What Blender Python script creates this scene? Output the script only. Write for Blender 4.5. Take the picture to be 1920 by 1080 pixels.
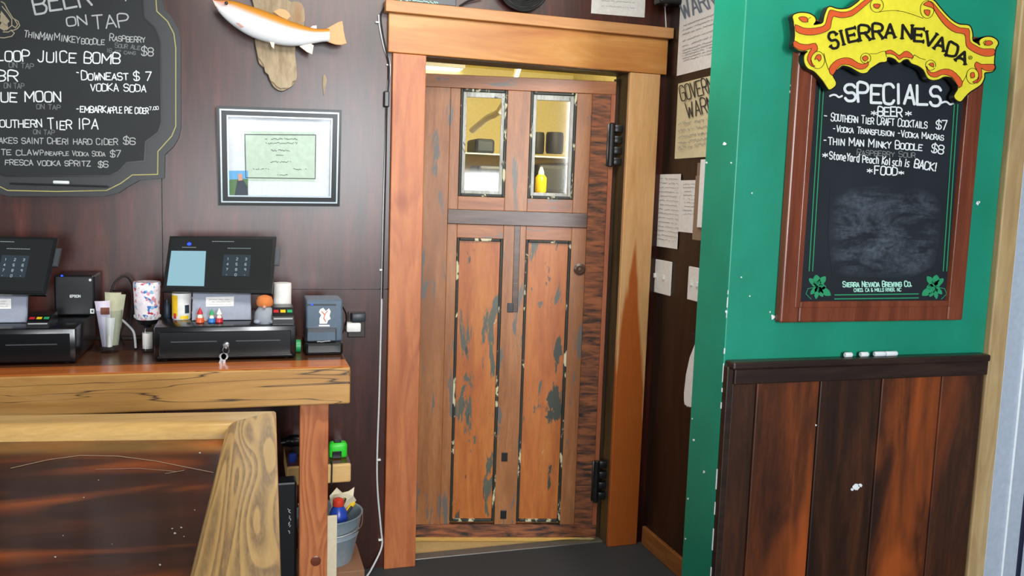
import bpy, bmesh, math, random
from mathutils import Vector, Matrix
for _o in list(bpy.data.objects): bpy.data.objects.remove(_o)
RN = random.Random(11)
SC = bpy.context.scene
# ------------------------------------------------------------------ camera
F = 1601.35; YAW = math.radians(17.488); PITCH = math.radians(-6.3008); ROLL = math.radians(1.9318)
CAM = Vector((0, 0, 1.53))
_fw = Vector((math.sin(YAW)*math.cos(PITCH), math.cos(YAW)*math.cos(PITCH), math.sin(PITCH)))
_rt = Vector((math.cos(YAW), -math.sin(YAW), 0)); _up = _rt.cross(_fw)
_r = _rt*math.cos(ROLL) + _up*math.sin(ROLL); _u = -_rt*math.sin(ROLL) + _up*math.cos(ROLL)
cd = bpy.data.cameras.new('camera'); cam = bpy.data.objects.new('camera', cd); SC.collection.objects.link(cam)
cd.sensor_width = 36; cd.lens = F/1920*36; cd.clip_start = .02
cam.matrix_world = Matrix(((_r.x, _u.x, -_fw.x, CAM.x), (_r.y, _u.y, -_fw.y, CAM.y), (_r.z, _u.z, -_fw.z, CAM.z), (0, 0, 0, 1)))
SC.camera = cam
# ------------------------------------------------------------------ world, lights, exposure
vs = SC.view_settings; vs.view_transform = 'Standard'; vs.look = 'None'; vs.gamma = 1; vs.exposure = 0.0
try: vs.use_curve_mapping = False
except Exception: pass
wd = bpy.data.worlds.new('world'); SC.world = wd; wd.use_nodes = True
wd.node_tree.nodes['Background'].inputs[0].default_value = (.93, .97, 1, 1)
wd.node_tree.nodes['Background'].inputs[1].default_value = .15
def area(name, loc, target, sx, sy, power, col):
    l = bpy.data.lights.new(name, 'AREA'); l.shape = 'RECTANGLE'; l.size = sx; l.size_y = sy; l.energy = power; l.color = col
    o = bpy.data.objects.new(name, l); SC.collection.objects.link(o); o.location = loc
    o.rotation_euler = (Vector(target)-Vector(loc)).to_track_quat('-Z', 'Y').to_euler(); return o
area('front_window_daylight', (1.10, -2.6, 1.95), (1.0, 3.3, 1.8), .65, 1.5, 185, (.93, .97, 1))
area('side_window_daylight', (-.30, -2.6, 1.40), (-.1, 3.3, 1.5), .8, .7, 60, (.93, .97, 1))
area('left_fill_light', (-2.8, .9, 1.9), (1.7, 2.6, 1.6), 1.4, .9, 42, (.96, .98, 1))  # added fill from the left for posters and green wall end; no window known
area('overhead_fill_bar', (.75, 2.1, 2.57), (.75, 2.7, 0), 1.8, .6, 50, (1, .95, .88))  # added overhead fill, brightens the upper walls; no lamp known up there
kl = bpy.data.lights.new('kitchen_fill_light', 'POINT'); kl.energy = 75; kl.shadow_soft_size = .15; kl.color = (1, .92, .7); ko = bpy.data.objects.new('kitchen_fill_light', kl); SC.collection.objects.link(ko); ko.location = (1.9, 4.6, 2.2)  # added point fill for kitchen ceiling, walls and floor, apart from the ceiling fixture
# ------------------------------------------------------------------ helpers
def ray(x, y): return _r*((x-960)/F) - _u*((y-540)/F) + _fw
def onY(x, y, Y): d = ray(x, y); return CAM + d*((Y-CAM.y)/d.y)
def onX(x, y, X): d = ray(x, y); return CAM + d*((X-CAM.x)/d.x)
def onZ(x, y, Z): d = ray(x, y); return CAM + d*((Z-CAM.z)/d.z)
def pY(Y): return lambda x, y: onY(x, y, Y)
def pX(X): return lambda x, y: onX(x, y, X)
def onPl(x, y, p, n):
    d = ray(x, y); return CAM + d*((Vector(p)-CAM).dot(n)/d.dot(n))
WM = {}
def saw_mat():
    m, nt, p = base_mat('rough_sawn_strip'); setp(p, rough=.6); tc = nt.nodes.new('ShaderNodeTexCoord'); mp = nt.nodes.new('ShaderNodeMapping'); mp.inputs['Rotation'].default_value = (0, .45, 0); mp.inputs['Scale'].default_value = (4, 4, 24)
    nt.links.new(tc.outputs['Object'], mp.inputs[0]); f = noise(nt, mp.outputs[0], 2.2, 5, .6, .5)
    nt.links.new(ramp(nt, f, [(.36, lin('2b211c')), (.47, lin('6d4029')), (.62, lin('9a5a34'))]), p.inputs['Base Color']); bump(nt, p, f, .5, .004); return m
def link(o): SC.collection.objects.link(o); return o
def tag(o, label=None, cat=None, group=None, kind=None):
    if label: o['label'] = label
    if cat: o['category'] = cat
    if group: o['group'] = group
    if kind: o['kind'] = kind
    return o
def thing(name, label, cat, loc, rz=0, group=None, kind=None):
    o = link(bpy.data.objects.new(name, None)); o.empty_display_size = .05
    o.location = loc; o.rotation_euler = (0, 0, rz)
    WM[o.name] = Matrix.Translation(Vector(loc)) @ Matrix.Rotation(rz, 4, 'Z')
    return tag(o, label, cat, group, kind)
def fin(name, bm, mat, parent=None, label=None, cat=None, group=None, kind=None, smooth=False, local=False):
    """link one mesh object; vertices come in world coordinates (local=True: in the parent's)"""
    bmesh.ops.recalc_face_normals(bm, faces=bm.faces[:])
    me = bpy.data.meshes.new(name); bm.to_mesh(me); bm.free()
    for m in (mat if isinstance(mat, (list, tuple)) else [mat]): me.materials.append(m)
    if smooth:
        for p in me.polygons: p.use_smooth = True
        try: me.set_sharp_from_angle(angle=math.radians(smooth if smooth > 1 else 40))
        except Exception: pass
    o = link(bpy.data.objects.new(name, me))
    if parent:
        M = WM[parent.name]
        if not local: me.transform(M.inverted())
        o.parent = parent; WM[o.name] = M
    else:
        cs = [v.co for v in me.vertices]
        c = Vector(((min(v.x for v in cs)+max(v.x for v in cs))/2, (min(v.y for v in cs)+max(v.y for v in cs))/2, min(v.z for v in cs)))
        me.transform(Matrix.Translation(-c)); o.location = c; WM[o.name] = Matrix.Translation(c)
    return tag(o, label, cat, group, kind)
def B(): return bmesh.new()
def box(bm, a, b, bev=0, seg=2, mi=0, M=None):
    a, b = Vector(a), Vector(b); n0 = len(bm.faces)
    vs_ = [bm.verts.new((x, y, z)) for x in (a.x, b.x) for y in (a.y, b.y) for z in (a.z, b.z)]
    fs = [bm.faces.new([vs_[i] for i in q]) for q in ((0, 1, 3, 2), (4, 6, 7, 5), (0, 4, 5, 1), (2, 3, 7, 6), (0, 2, 6, 4), (1, 5, 7, 3))]
    if bev:
        es = list({e for f in fs for e in f.edges})
        bev = min(bev, .49*min(abs(b[i]-a[i]) for i in range(3)))
        r = bmesh.ops.bevel(bm, geom=es, offset=bev, segments=seg, affect='EDGES', profile=.5)
    bm.faces.ensure_lookup_table()
    if mi or M:
        nf = bm.faces[n0:] if not bev else [f for f in bm.faces if f.index == -1 or True][-(len(bm.faces)-n0):]
        for f in nf: f.material_index = mi
        if M:
            for v in {v for f in nf for v in f.verts}: v.co = M @ v.co
    return bm
def obox(bm, c, size, M3, bev=0):
    """box of the given size centred at c, turned by the 3x3 M3"""
    t = bmesh.new(); s = Vector(size)/2; box(t, -s, s, bev)
    T = Matrix.Translation(Vector(c)) @ M3.to_4x4()
    merge(bm, t, T); return bm
def merge(bm, t, T=None, mi=None):
    if T: bmesh.ops.transform(t, matrix=T, verts=t.verts[:])
    mp = {v: bm.verts.new(v.co) for v in t.verts}
    for f in t.faces:
        try:
            g = bm.faces.new([mp[v] for v in f.verts]); g.material_index = f.material_index if mi is None else mi
        except ValueError: pass
    t.free()
def prism(bm, pts, vec, mi=0, bev=0):
    """front polygon pts (world) and its extrusion by vec"""
    vec = Vector(vec); a = [bm.verts.new(p) for p in pts]; b = [bm.verts.new(Vector(p)+vec) for p in pts]
    fs = [bm.faces.new(a), bm.faces.new(b[::-1])]; n = len(a)
    for i in range(n): fs.append(bm.faces.new((a[i], b[i], b[(i+1) % n], a[(i+1) % n])))
    for f in fs: f.material_index = mi
    if bev:
        bmesh.ops.bevel(bm, geom=[e for e in fs[0].edges], offset=bev, segments=2, affect='EDGES')
    return bm
def flat(bm, pts, mi=0):
    f = bm.faces.new([bm.verts.new(p) for p in pts]); f.material_index = mi; return f
def cr(pts, k=6):
    """Catmull-Rom through points"""
    P = [Vector(p) for p in pts]; out = []
    for i in range(len(P)-1):
        p0 = P[max(i-1, 0)]; p1 = P[i]; p2 = P[i+1]; p3 = P[min(i+2, len(P)-1)]
        for j in range(k):
            t = j/k; out.append(.5*((2*p1)+(-p0+p2)*t+(2*p0-5*p1+4*p2-p3)*t*t+(-p0+3*p1-3*p2+p3)*t**3))
    out.append(P[-1]); return out
def tube(bm, pts, r, n=8, k=6, mi=0):
    P = cr(pts, k) if k > 1 else [Vector(p) for p in pts]; rings = []; nrm = None
    for i, p in enumerate(P):
        t = (P[min(i+1, len(P)-1)]-P[max(i-1, 0)]).normalized()
        if nrm is None: nrm = t.orthogonal().normalized()
        else:
            nrm = nrm - t*nrm.dot(t); nrm = nrm.normalized() if nrm.length > 1e-6 else t.orthogonal().normalized()
        bn = t.cross(nrm); rr = r[min(i, len(r)-1)] if isinstance(r, list) else r
        rings.append([bm.verts.new(p+(nrm*math.cos(a)+bn*math.sin(a))*rr) for a in [2*math.pi*j/n for j in range(n)]])
    for a, b in zip(rings, rings[1:]):
        for j in range(n): bm.faces.new((a[j], a[(j+1) % n], b[(j+1) % n], b[j])).material_index = mi
    bm.faces.new(rings[0][::-1]).material_index = mi; bm.faces.new(rings[-1]).material_index = mi
    return bm
def lathe(bm, prof, c, n=24, mi=0, M=None, cap=True):
    c = Vector(c); rings = []
    for r, z in prof:
        ring = []
        for j in range(n):
            a = 2*math.pi*j/n; v = Vector((r*math.cos(a), r*math.sin(a), z))
            if M: v = M @ v
            ring.append(bm.verts.new(c+v))
        rings.append(ring)
    for a, b in zip(rings, rings[1:]):
        for j in range(n): bm.faces.new((a[j], a[(j+1) % n], b[(j+1) % n], b[j])).material_index = mi
    if cap:
        bm.faces.new(rings[0][::-1]).material_index = mi; bm.faces.new(rings[-1]).material_index = mi
    return bm
def ball(bm, c, rx, ry, rz, mi=0, n=14):
    pr = [(max(math.sin(math.pi*i/8), .02), -math.cos(math.pi*i/8)) for i in range(9)]
    M = Matrix.Diagonal((rx, ry, rz)); return lathe(bm, pr, c, n, mi, M)
# ---- single-stroke letters, drawn as ribbons on a surface
GL = {'A': '00 26 40|12 32', 'B': '00 06 36 45 44 33 03|33 42 41 30 00', 'C': '45 36 16 05 01 10 30 41', 'D': '00 06 26 45 41 20 00', 'E': '40 00 06 46|03 33',
 'F': '00 06 46|03 33', 'G': '45 36 16 05 01 10 30 41 43 23', 'H': '00 06|40 46|03 43', 'I': '20 26', 'J': '36 31 20 10 01', 'K': '00 06|46 03 40', 'L': '06 00 40',
 'M': '00 06 22 46 40', 'N': '00 06 40 46', 'O': '20 10 01 05 16 36 45 41 30 20', 'P': '00 06 36 45 44 33 03', 'Q': '20 10 01 05 16 36 45 41 30 20|22 40', 'R': '00 06 36 45 44 33 03|23 40',
 'S': '45 36 16 05 04 13 33 42 41 30 10 01', 'T': '20 26|06 46', 'U': '06 01 10 30 41 46', 'V': '06 20 46', 'W': '06 10 24 30 46', 'X': '00 46|06 40', 'Y': '06 23 46|23 20',
 'Z': '06 46 00 40', '0': '20 10 01 05 16 36 45 41 30 20', '1': '15 26 20', '2': '05 16 36 45 44 00 40', '3': '05 16 36 45 44 33 13|33 42 41 30 10 01', '4': '30 36 02 42',
 '5': '46 06 03 33 42 41 30 10 01', '6': '45 36 16 05 01 10 30 41 42 33 03', '7': '06 46 10', '8': '13 04 05 16 36 45 44 33 13 02 01 10 30 41 42 33', '9': '41 30 45 36 16 05 04 13 43 45',
 '$': '45 36 16 05 04 13 33 42 41 30 10 01|27 20', '!': '26 22|21 20', '-': '13 33', '~': '02 13 23 32 43', '*': '21 25|04 42|02 44', '.': '20 21', ',': '21 10', '&': '40 05 16 26 25 02 01 10 20 42', "'": '26 25', '@': '20 10 01 05 16 36 45 41 30 20',
 'a': '34 14 03 01 10 30|34 30', 'c': '34 14 03 01 10 30', 'd': '36 30 10 01 03 14 34', 'e': '02 32 33 24 14 03 01 10 30', 'h': '06 00|03 14 24 33 30', 'i': '14 10|15 16', 'k': '06 00|34 02 30', 'l': '16 10',
 'n': '04 00|03 14 24 33 30', 'o': '10 01 03 14 24 33 31 20 10', 'r': '04 00|03 14 34', 's': '34 14 03 12 22 31 20 00', 't': '16 11 20 30|04 34', 'm': '04 00|03 14 23 20|23 34 43 40', 'u': '04 01 10 30 34|34 30'}
RK = 0
def ribbon(bm, P, w, proj, off=None, mi=0, closed=False):
    """polyline in picture coordinates, laid on the surface proj as a flat stroke of width w"""
    global RK
    P = [Vector((p[0], p[1])) for p in P]
    if closed: P = P+[P[0]]
    for a, b in zip(P, P[1:]):
        d = b-a
        if d.length < 1e-4: continue
        d.normalize(); n = Vector((-d.y, d.x))*w/2; e = d*w*.42
        q = [a-e*.6+n*.55-e*.3, a-e*.2+n, b+e*.2+n, b+e+n*.45, b+e-n*.45, b+e*.2-n, a-e*.2-n, a-e-n*.45]
        pts = [proj(v.x, v.y) for v in q]
        RK = (RK+1) % 17; pts = [p+(CAM-p).normalized()*(2.5e-5*RK) for p in pts]
        if off: pts = [p+off for p in pts]
        f = bm.faces.new([bm.verts.new(p) for p in pts]); f.material_index = mi
def glyph(ch):
    out = []
    for pl in GL.get(ch, '').split('|'):
        pts = [(int(t[0])/4, int(t[1])/6) for t in pl.split()]
        if len(pts) > 1: out.append(pts)
    return out
def write(bm, s, p0, p1, h, proj, w=1.3, caps=True, jit=.08, off=None, mi=0, lean=-.02, small=.78):
    """hand lettering from p0 to p1 along its baseline (picture coordinates), cap height h"""
    p0, p1 = Vector(p0), Vector(p1); L = (p1-p0); adv = []
    for c in s:
        if c == ' ': adv.append(.75)
        elif c in "I!.,'1i": adv.append(.6)
        elif c in 'MW': adv.append(1.35)
        else: adv.append(1.05 if not (caps and c.islower()) else .9)
    tot = sum(adv); x = 0; ux = L/tot; dirv = L.normalized(); upv = Vector((dirv.y, -dirv.x))
    for c, a in zip(s, adv):
        hh = h*(1+RN.uniform(-jit, jit))*(small if (caps and c.islower()) else 1)
        ch = c.upper() if caps else c
        ang = RN.uniform(-jit, jit)*.8; base = p0+ux*x+upv*RN.uniform(-jit, jit)*h*.5
        for pl in glyph(ch):
            pts = []
            for gx, gy in pl:
                vx = (gx*.78+.08)*a*ux.length; vy = gy*hh
                if c in "I!.,'1": vx = (gx*.5+.1)*a*ux.length
                vx, vy = vx-ang*vy, vy+ang*vx
                pts.append(base+dirv*(vx+lean*vy)+upv*vy)
            if ch in 'BCDGJOPQRSU0235689$&~acdehnorsu' and len(pl) > 3: pts = [v.to_2d() for v in cr([(v.x, v.y, 0) for v in pts], 3)]
            ribbon(bm, pts, w, proj, off, mi)
        x += a
def scribble(bm, p0, p1, h, proj, w=.8, off=None, mi=0, dens=2.2):
    """a line of print too small to read"""
    p0, p1 = Vector(p0), Vector(p1); d = p1-p0; n = max(2, int(d.length/dens)); up = Vector((d.y, -d.x)).normalized()
    q = None
    for i in range(n):
        if RN.random() < .14: q = None; continue
        a = p0+d*(i/n); b = p0+d*((i+.72)/n)
        ribbon(bm, [a+up*RN.uniform(0, h), b+up*RN.uniform(0, h)], w, proj, off, mi)
# ------------------------------------------------------------------ materials
def lin(h):
    c = [int(h[i:i+2], 16)/255 for i in (0, 2, 4)]
    return tuple(x/12.92 if x <= .04045 else ((x+.055)/1.055)**2.4 for x in c)+(1,)
def base_mat(name):
    m = bpy.data.materials.new(name); m.use_nodes = True; nt = m.node_tree; return m, nt, nt.nodes['Principled BSDF']
def setp(p, **k):
    al = {'rough': 'Roughness', 'metal': 'Metallic', 'spec': 'Specular IOR Level', 'coat': 'Coat Weight', 'coat_rough': 'Coat Roughness', 'trans': 'Transmission Weight', 'ior': 'IOR'}
    for a, v in k.items():
        if al[a] in p.inputs: p.inputs[al[a]].default_value = v
def nd(nt, t, **k):
    n = nt.nodes.new(t)
    for a, v in k.items():
        if a in n.inputs: n.inputs[a].default_value = v
        else: setattr(n, a, v)
    return n
def ramp(nt, fac, stops):
    r = nt.nodes.new('ShaderNodeValToRGB'); e = r.color_ramp.elements
    while len(e) < len(stops): e.new(.5)
    for i, (p, c) in enumerate(stops): e[i].position = p; e[i].color = c if len(c) == 4 else tuple(c)+(1,)
    nt.links.new(fac, r.inputs[0]); return r.outputs[0]
def mixc(nt, fac, a, b, mode='MIX'):
    m = nt.nodes.new('ShaderNodeMix'); m.data_type = 'RGBA'; m.blend_type = mode
    for s, v in ((0, fac), (6, a), (7, b)):
        if isinstance(v, (int, float)): m.inputs[s].default_value = v
        elif isinstance(v, tuple): m.inputs[s].default_value = v
        else: nt.links.new(v, m.inputs[s])
    return m.outputs[2]
def coords(nt, scale, loc=(0, 0, 0)):
    tc = nt.nodes.new('ShaderNodeTexCoord'); mp = nt.nodes.new('ShaderNodeMapping'); mp.inputs['Scale'].default_value = scale; mp.inputs['Location'].default_value = loc
    nt.links.new(tc.outputs['Object'], mp.inputs[0]); return mp.outputs[0]
def noise(nt, vec, scale, detail=4, rough=.55, dist=0.):
    n = nt.nodes.new('ShaderNodeTexNoise'); nt.links.new(vec, n.inputs['Vector'])
    n.inputs['Scale'].default_value = scale; n.inputs['Detail'].default_value = detail; n.inputs['Roughness'].default_value = rough; n.inputs['Distortion'].default_value = dist
    return n.outputs[0]
def bump(nt, p, h, strength=.2, dist=.004):
    b = nt.nodes.new('ShaderNodeBump'); b.inputs['Strength'].default_value = strength; b.inputs['Distance'].default_value = dist
    nt.links.new(h, b.inputs['Height']); nt.links.new(b.outputs[0], p.inputs['Normal'])
def plain(name, col, rough=.5, **k):
    m, nt, p = base_mat(name); p.inputs['Base Color'].default_value = lin(col); setp(p, rough=rough, **k)
    v = coords(nt, (1, 1, 1)); f = noise(nt, v, 60, 3); c = lin(col)
    nt.links.new(ramp(nt, f, [(.3, tuple(x*.93 for x in c[:3])), (.7, tuple(min(1, x*1.05) for x in c[:3]))]), p.inputs['Base Color'])
    return m
def glow(name, col, s):
    m, nt, p = base_mat(name); p.inputs['Base Color'].default_value = (.01, .01, .01, 1); setp(p, rough=.25, spec=.2)
    p.inputs['Emission Color'].default_value = lin(col); p.inputs['Emission Strength'].default_value = s; return m
AX = {'X': lambda k: (1, k, k), 'Y': lambda k: (k, 1, k), 'Z': lambda k: (k, k, 1)}
def wood(name, cols, axis='Z', k=16, sc=2.2, blotch=None, rough=.4, streak=.5, bmp=.12, rings=None, coat=0, loc=(0, 0, 0), island=0, bands=None, figure=None, wedge=None, patches=None, cracks=None, spec=.5):
    """cols: dark..light hex of the grain; blotch (hex, low, high, scale); rings (hex, amount, scale) cathedral figure; patches [(hex, threshold, scale, stretch)] peeled finish"""
    m, nt, p = base_mat(name); setp(p, rough=rough, coat=coat, spec=spec)
    if coat: setp(p, coat_rough=.12)
    v = coords(nt, AX[axis](k), loc); v1 = coords(nt, AX[axis](4), loc); vo = coords(nt, (1, 1, 1), loc)
    f = noise(nt, v, sc, 6, .6, .6); st = [(.28+.44*i/max(1, len(cols)-1), lin(c)) for i, c in enumerate(cols)]
    c = ramp(nt, f, st)
    fine = noise(nt, v, sc*7, 5, .7, .3)
    c = mixc(nt, 1.0, c, ramp(nt, fine, [(.3, (1-streak*.6,)*3), (.62, (1, 1, 1))]), 'MULTIPLY')
    if rings:
        w = nt.nodes.new('ShaderNodeTexWave'); w.wave_type = 'RINGS'; w.rings_direction = rings[3] if len(rings) > 3 else 'SPHERICAL'
        vr = coords(nt, AX[axis](rings[4] if len(rings) > 4 else 5), loc); nt.links.new(vr, w.inputs[0])
        w.inputs['Scale'].default_value = rings[2]; w.inputs['Distortion'].default_value = 6.; w.inputs['Detail'].default_value = 3; w.inputs['Detail Scale'].default_value = .7
        c = mixc(nt, ramp(nt, w.outputs[1], [(.45, (0, 0, 0)), (.95, (rings[1],)*3)]), c, lin(rings[0]))
    if figure:
        n1 = noise(nt, coords(nt, AX[axis](figure[4]), (2.3, 1.1, .7)), figure[3], 1, .4, .25)
        q = nt.nodes.new('ShaderNodeMath'); q.operation = 'MULTIPLY'; nt.links.new(n1, q.inputs[0]); q.inputs[1].default_value = figure[2]
        q2 = nt.nodes.new('ShaderNodeMath'); q2.operation = 'FRACT'; nt.links.new(q.outputs[0], q2.inputs[0])
        a_ = figure[1]; mk = ramp(nt, q2.outputs[0], [(.25, (0, 0, 0)), (.62, (a_*.8,)*3), (.9, (a_,)*3), (1, (0, 0, 0))])
        mk = mixc(nt, 1., mk, ramp(nt, noise(nt, coords(nt, AX[axis](9)), 30, 3, .6), [(.3, (.45,)*3), (.6, (1, 1, 1))]), 'MULTIPLY')
        c = mixc(nt, mk, c, lin(figure[0]))
    if bands:
        vr = coords(nt, (1, .10, 1), (.3, .2, 0)); g0 = noise(nt, coords(nt, (1, .35, 1)), 9, 2, .5, .4)
        w = nt.nodes.new('ShaderNodeTexWave'); w.bands_direction = 'X'; nt.links.new(vr, w.inputs[0]); w.inputs['Scale'].default_value = 7; w.inputs['Distortion'].default_value = 9; w.inputs['Detail'].default_value = 4; w.inputs['Detail Scale'].default_value = 6; w.inputs['Detail Roughness'].default_value = .6
        mk = mixc(nt, 1., ramp(nt, w.outputs[1], [(.55, (0, 0, 0)), (.85, (1, 1, 1))]), ramp(nt, g0, [(.38, (0, 0, 0)), (.55, (bands[1],)*3)]), 'MULTIPLY')
        c = mixc(nt, mk, c, lin(bands[0]))
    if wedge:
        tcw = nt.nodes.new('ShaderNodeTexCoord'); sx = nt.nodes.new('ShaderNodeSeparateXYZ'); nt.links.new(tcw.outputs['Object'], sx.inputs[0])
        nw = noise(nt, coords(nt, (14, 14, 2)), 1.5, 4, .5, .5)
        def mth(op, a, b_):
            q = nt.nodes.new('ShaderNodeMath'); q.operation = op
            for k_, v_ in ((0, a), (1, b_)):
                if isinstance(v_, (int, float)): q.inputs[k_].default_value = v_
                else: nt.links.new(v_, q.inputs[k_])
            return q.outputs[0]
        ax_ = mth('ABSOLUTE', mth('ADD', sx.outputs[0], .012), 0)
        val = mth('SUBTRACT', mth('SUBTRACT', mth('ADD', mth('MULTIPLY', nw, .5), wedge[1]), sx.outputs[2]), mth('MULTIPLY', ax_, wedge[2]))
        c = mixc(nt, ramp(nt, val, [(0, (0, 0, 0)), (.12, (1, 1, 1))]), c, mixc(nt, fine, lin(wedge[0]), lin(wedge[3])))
    if blotch:
        for b in (blotch if isinstance(blotch, list) else [blotch]):
            g = noise(nt, v1, b[3], 3, .5, .8)
            c = mixc(nt, ramp(nt, g, [(b[1], (0, 0, 0)), (b[2], (1, 1, 1))]), c, lin(b[0]))
    if cracks:
        vc = coords(nt, AX[axis](cracks[2]), (3, 7, 5)); g = noise(nt, vc, cracks[1], 3, .5, .3)
        c = mixc(nt, ramp(nt, g, [(.5-cracks[3]*1.6, (0, 0, 0)), (.5, (1, 1, 1)), (.5+cracks[3]*1.6, (0, 0, 0))]), c, lin(cracks[0]))
    if patches:
        for i, (hx, th, s_, k_) in enumerate(patches):
            vp = coords(nt, AX[axis](k_), (3.1*i+1, 2.2*i, 1.7*i)); g = noise(nt, vp, s_, 5, .65, .4)
            c = mixc(nt, ramp(nt, g, [(th, (0, 0, 0)), (th+.03, (1, 1, 1))]), c, lin(hx))
    if island:
        gi = nt.nodes.new('ShaderNodeNewGeometry'); c = mixc(nt, 1.0, c, ramp(nt, gi.outputs['Random Per Island'], [(0, (1-island,)*3), (1, (1+island*.3,)*3)]), 'MULTIPLY')
    nt.links.new(c, p.inputs['Base Color'])
    if bmp: bump(nt, p, fine, bmp, .002)
    return m
M = {}
def saw_mat():
    m, nt, p = base_mat('rough_sawn_strip'); setp(p, rough=.6); tc = nt.nodes.new('ShaderNodeTexCoord'); mp = nt.nodes.new('ShaderNodeMapping'); mp.inputs['Rotation'].default_value = (0, .45, 0); mp.inputs['Scale'].default_value = (4, 4, 24)
    nt.links.new(tc.outputs['Object'], mp.inputs[0]); f = noise(nt, mp.outputs[0], 2.2, 5, .6, .5)
    nt.links.new(ramp(nt, f, [(.36, lin('2b211c')), (.47, lin('6d4029')), (.62, lin('9a5a34'))]), p.inputs['Base Color']); bump(nt, p, f, .5, .004); return m
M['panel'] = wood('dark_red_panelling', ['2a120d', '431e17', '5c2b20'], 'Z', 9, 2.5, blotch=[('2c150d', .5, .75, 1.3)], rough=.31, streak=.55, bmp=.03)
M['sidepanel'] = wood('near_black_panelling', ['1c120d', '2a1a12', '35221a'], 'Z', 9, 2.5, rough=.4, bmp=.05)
M['pine'] = wood('stained_pine', ['a3562c', 'bd7040', 'cc8450'], 'Z', 7, 1.6, blotch=[('7c2f1d', .53, .66, 1.5)], rough=.42, streak=.25, figure=('8f4526', .3, 8, 1.2, 5))
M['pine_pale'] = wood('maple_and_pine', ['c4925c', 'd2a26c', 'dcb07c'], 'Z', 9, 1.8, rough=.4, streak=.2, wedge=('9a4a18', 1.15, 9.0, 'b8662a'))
M['honey'] = wood('honey_header', ['a9642c', 'c18340', 'd4a261'], 'X', 8, 1.4, blotch=[('a8612a', .55, .75, 1.6), ('dcb884', .6, .64, 1.3)], rough=.4, streak=.2)
M['cap'] = wood('pale_header_cap', ['b67a45', 'c68d58', 'd0a06c'], 'X', 10, 1.4, rough=.45, streak=.15)
M['jamb'] = wood('dark_jamb', ['2b2119', '4a3a2a', '5c4a36'], 'Z', 10, 2, rough=.5)
M['door_a'] = wood('old_door_board', ['8a5430', 'a46a3e', 'b37a4e'], 'Z', 10, 2.2, rough=.36, streak=.4, blotch=[('8d5a33', .5, .72, 1.8)], patches=[('66605a', .58, 3.0, 6)])
M['door_b'] = wood('old_door_panel', ['a0521f', 'b5652a', 'c47a36'], 'Z', 8, 2.0, rough=.4, streak=.35, patches=[('54584c', .575, 3.2, 4.5), ('3c4038', .63, 5, 3), ('b9b08a', .70, 6, 3)])
M['door_rail'] = wood('old_door_rail', ['8a5330', 'a4653a', 'b27648'], 'X', 10, 2.2, rough=.36, streak=.4, patches=[('6b625a', .58, 3.0, 4)])
M['door_dark'] = wood('weathered_dark_rail', ['3a2a22', '5a4032', '6e5342'], 'X', 12, 3, rough=.3, streak=.5)
M['rough'] = saw_mat()
M['edge'] = wood('door_edge_strip', ['8e4a2e', 'a55d3c', 'b06a48'], 'Z', 10, 2, rough=.4, streak=.3)
M['peel'] = wood('peeling_dark_paint', ['121612', '1d231d', '2b312a'], 'Z', 4, 6, rough=.5, patches=[('c8c2a0', .555, 7, 2.5)], bmp=.3)
M['peel_pale'] = wood('peeling_pale_paint', ['8f8f86', 'b8b8b0', 'cfd2cf'], 'Z', 4, 5, rough=.5, patches=[('3a3f3a', .62, 9, 3)], bmp=.3)
M['beam'] = wood('beam_oak', ['9c6c38', 'b88848', 'c99c5e'], 'X', 9, 1.3, rough=.45, streak=.22, blotch=[('96602e', .6, .8, 2.2)], cracks=('33241a', .8, 16, .0035), bmp=.15)
M['beam_top'] = wood('beam_top', ['a0501c', 'b4622a', 'bf7034'], 'X', 10, 1.5, rough=.25, streak=.3)
M['worktop'] = wood('dark_worktop', ['3a2114', '50301c', '6a4226'], 'X', 9, 2, rough=.25, streak=.4)
M['fir'] = wood('fir_stud', ['a85a2c', 'bb6e3c', 'c67c4a'], 'Z', 9, 1.2, rough=.5, streak=.15, figure=('853c1a', .6, 14, 1.6, 7))
M['bar_panel'] = wood('mahogany_bar_top', ['2a140b', '3a1c0e', '5a2a10'], 'X', 5, 2.0, rough=.16, streak=.4, blotch=[('8c4415', .45, .64, 1.5)], bmp=.02, coat=.2, spec=.35)
M['oak'] = wood('oak_rail', ['b08a50', 'bd985c', 'c8a468'], 'Y', 14, 2, rough=.32, streak=.25, figure=('6b5238', .85, 12, 1.5, 10), coat=.2)
M['oak_x'] = wood('oak_rail_long', ['b08a50', 'bd985c', 'c8a468'], 'X', 20, 2, rough=.25, streak=.3, coat=.4)
M['wains'] = wood('wainscot_planks', ['24140d', '3b2013', '56301a'], 'Z', 8, 2.2, rough=.36, streak=.5, island=.5, blotch=[('6a3216', .6, .78, 1.5)])
M['wains_warm'] = wood('warm_wainscot_plank', ['2c170d', '522812', '7c3c17'], 'Z', 7, 2.0, rough=.36, streak=.5, blotch=[('94471b', .5, .72, 1.3), ('28150d', .55, .7, 2.2)])
M['ledge'] = wood('dark_ledge', ['1a110d', '291a14', '33221a'], 'X', 9, 2.5, rough=.35)
M['pale'] = wood('pale_casing', ['9c8058', 'ae9468', 'bca67e'], 'Z', 8, 1.5, rough=.55, streak=.2, figure=('86683f', .35, 10, 1.5, 6))
M['block'] = wood('pale_block', ['c59552', 'd6ab6a', 'e2bd80'], 'X', 8, 1.5, rough=.6, streak=.2)
M['frame_red'] = wood('mahogany_frame', ['5a2a1a', '6e3622', '80432c'], 'Z', 12, 2, rough=.3, streak=.3)
M['base_wood'] = wood('baseboard_wood', ['7c4a24', '96602f', 'a87040'], 'Y', 10, 2, rough=.45)
M['drift'] = wood('driftwood', ['7c6a50', 'a8967a', 'c2b298'], 'Z', 4, 3, rough=.85, streak=.5, bmp=.6, blotch=[('8c5a2c', .56, .7, 3)])
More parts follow.
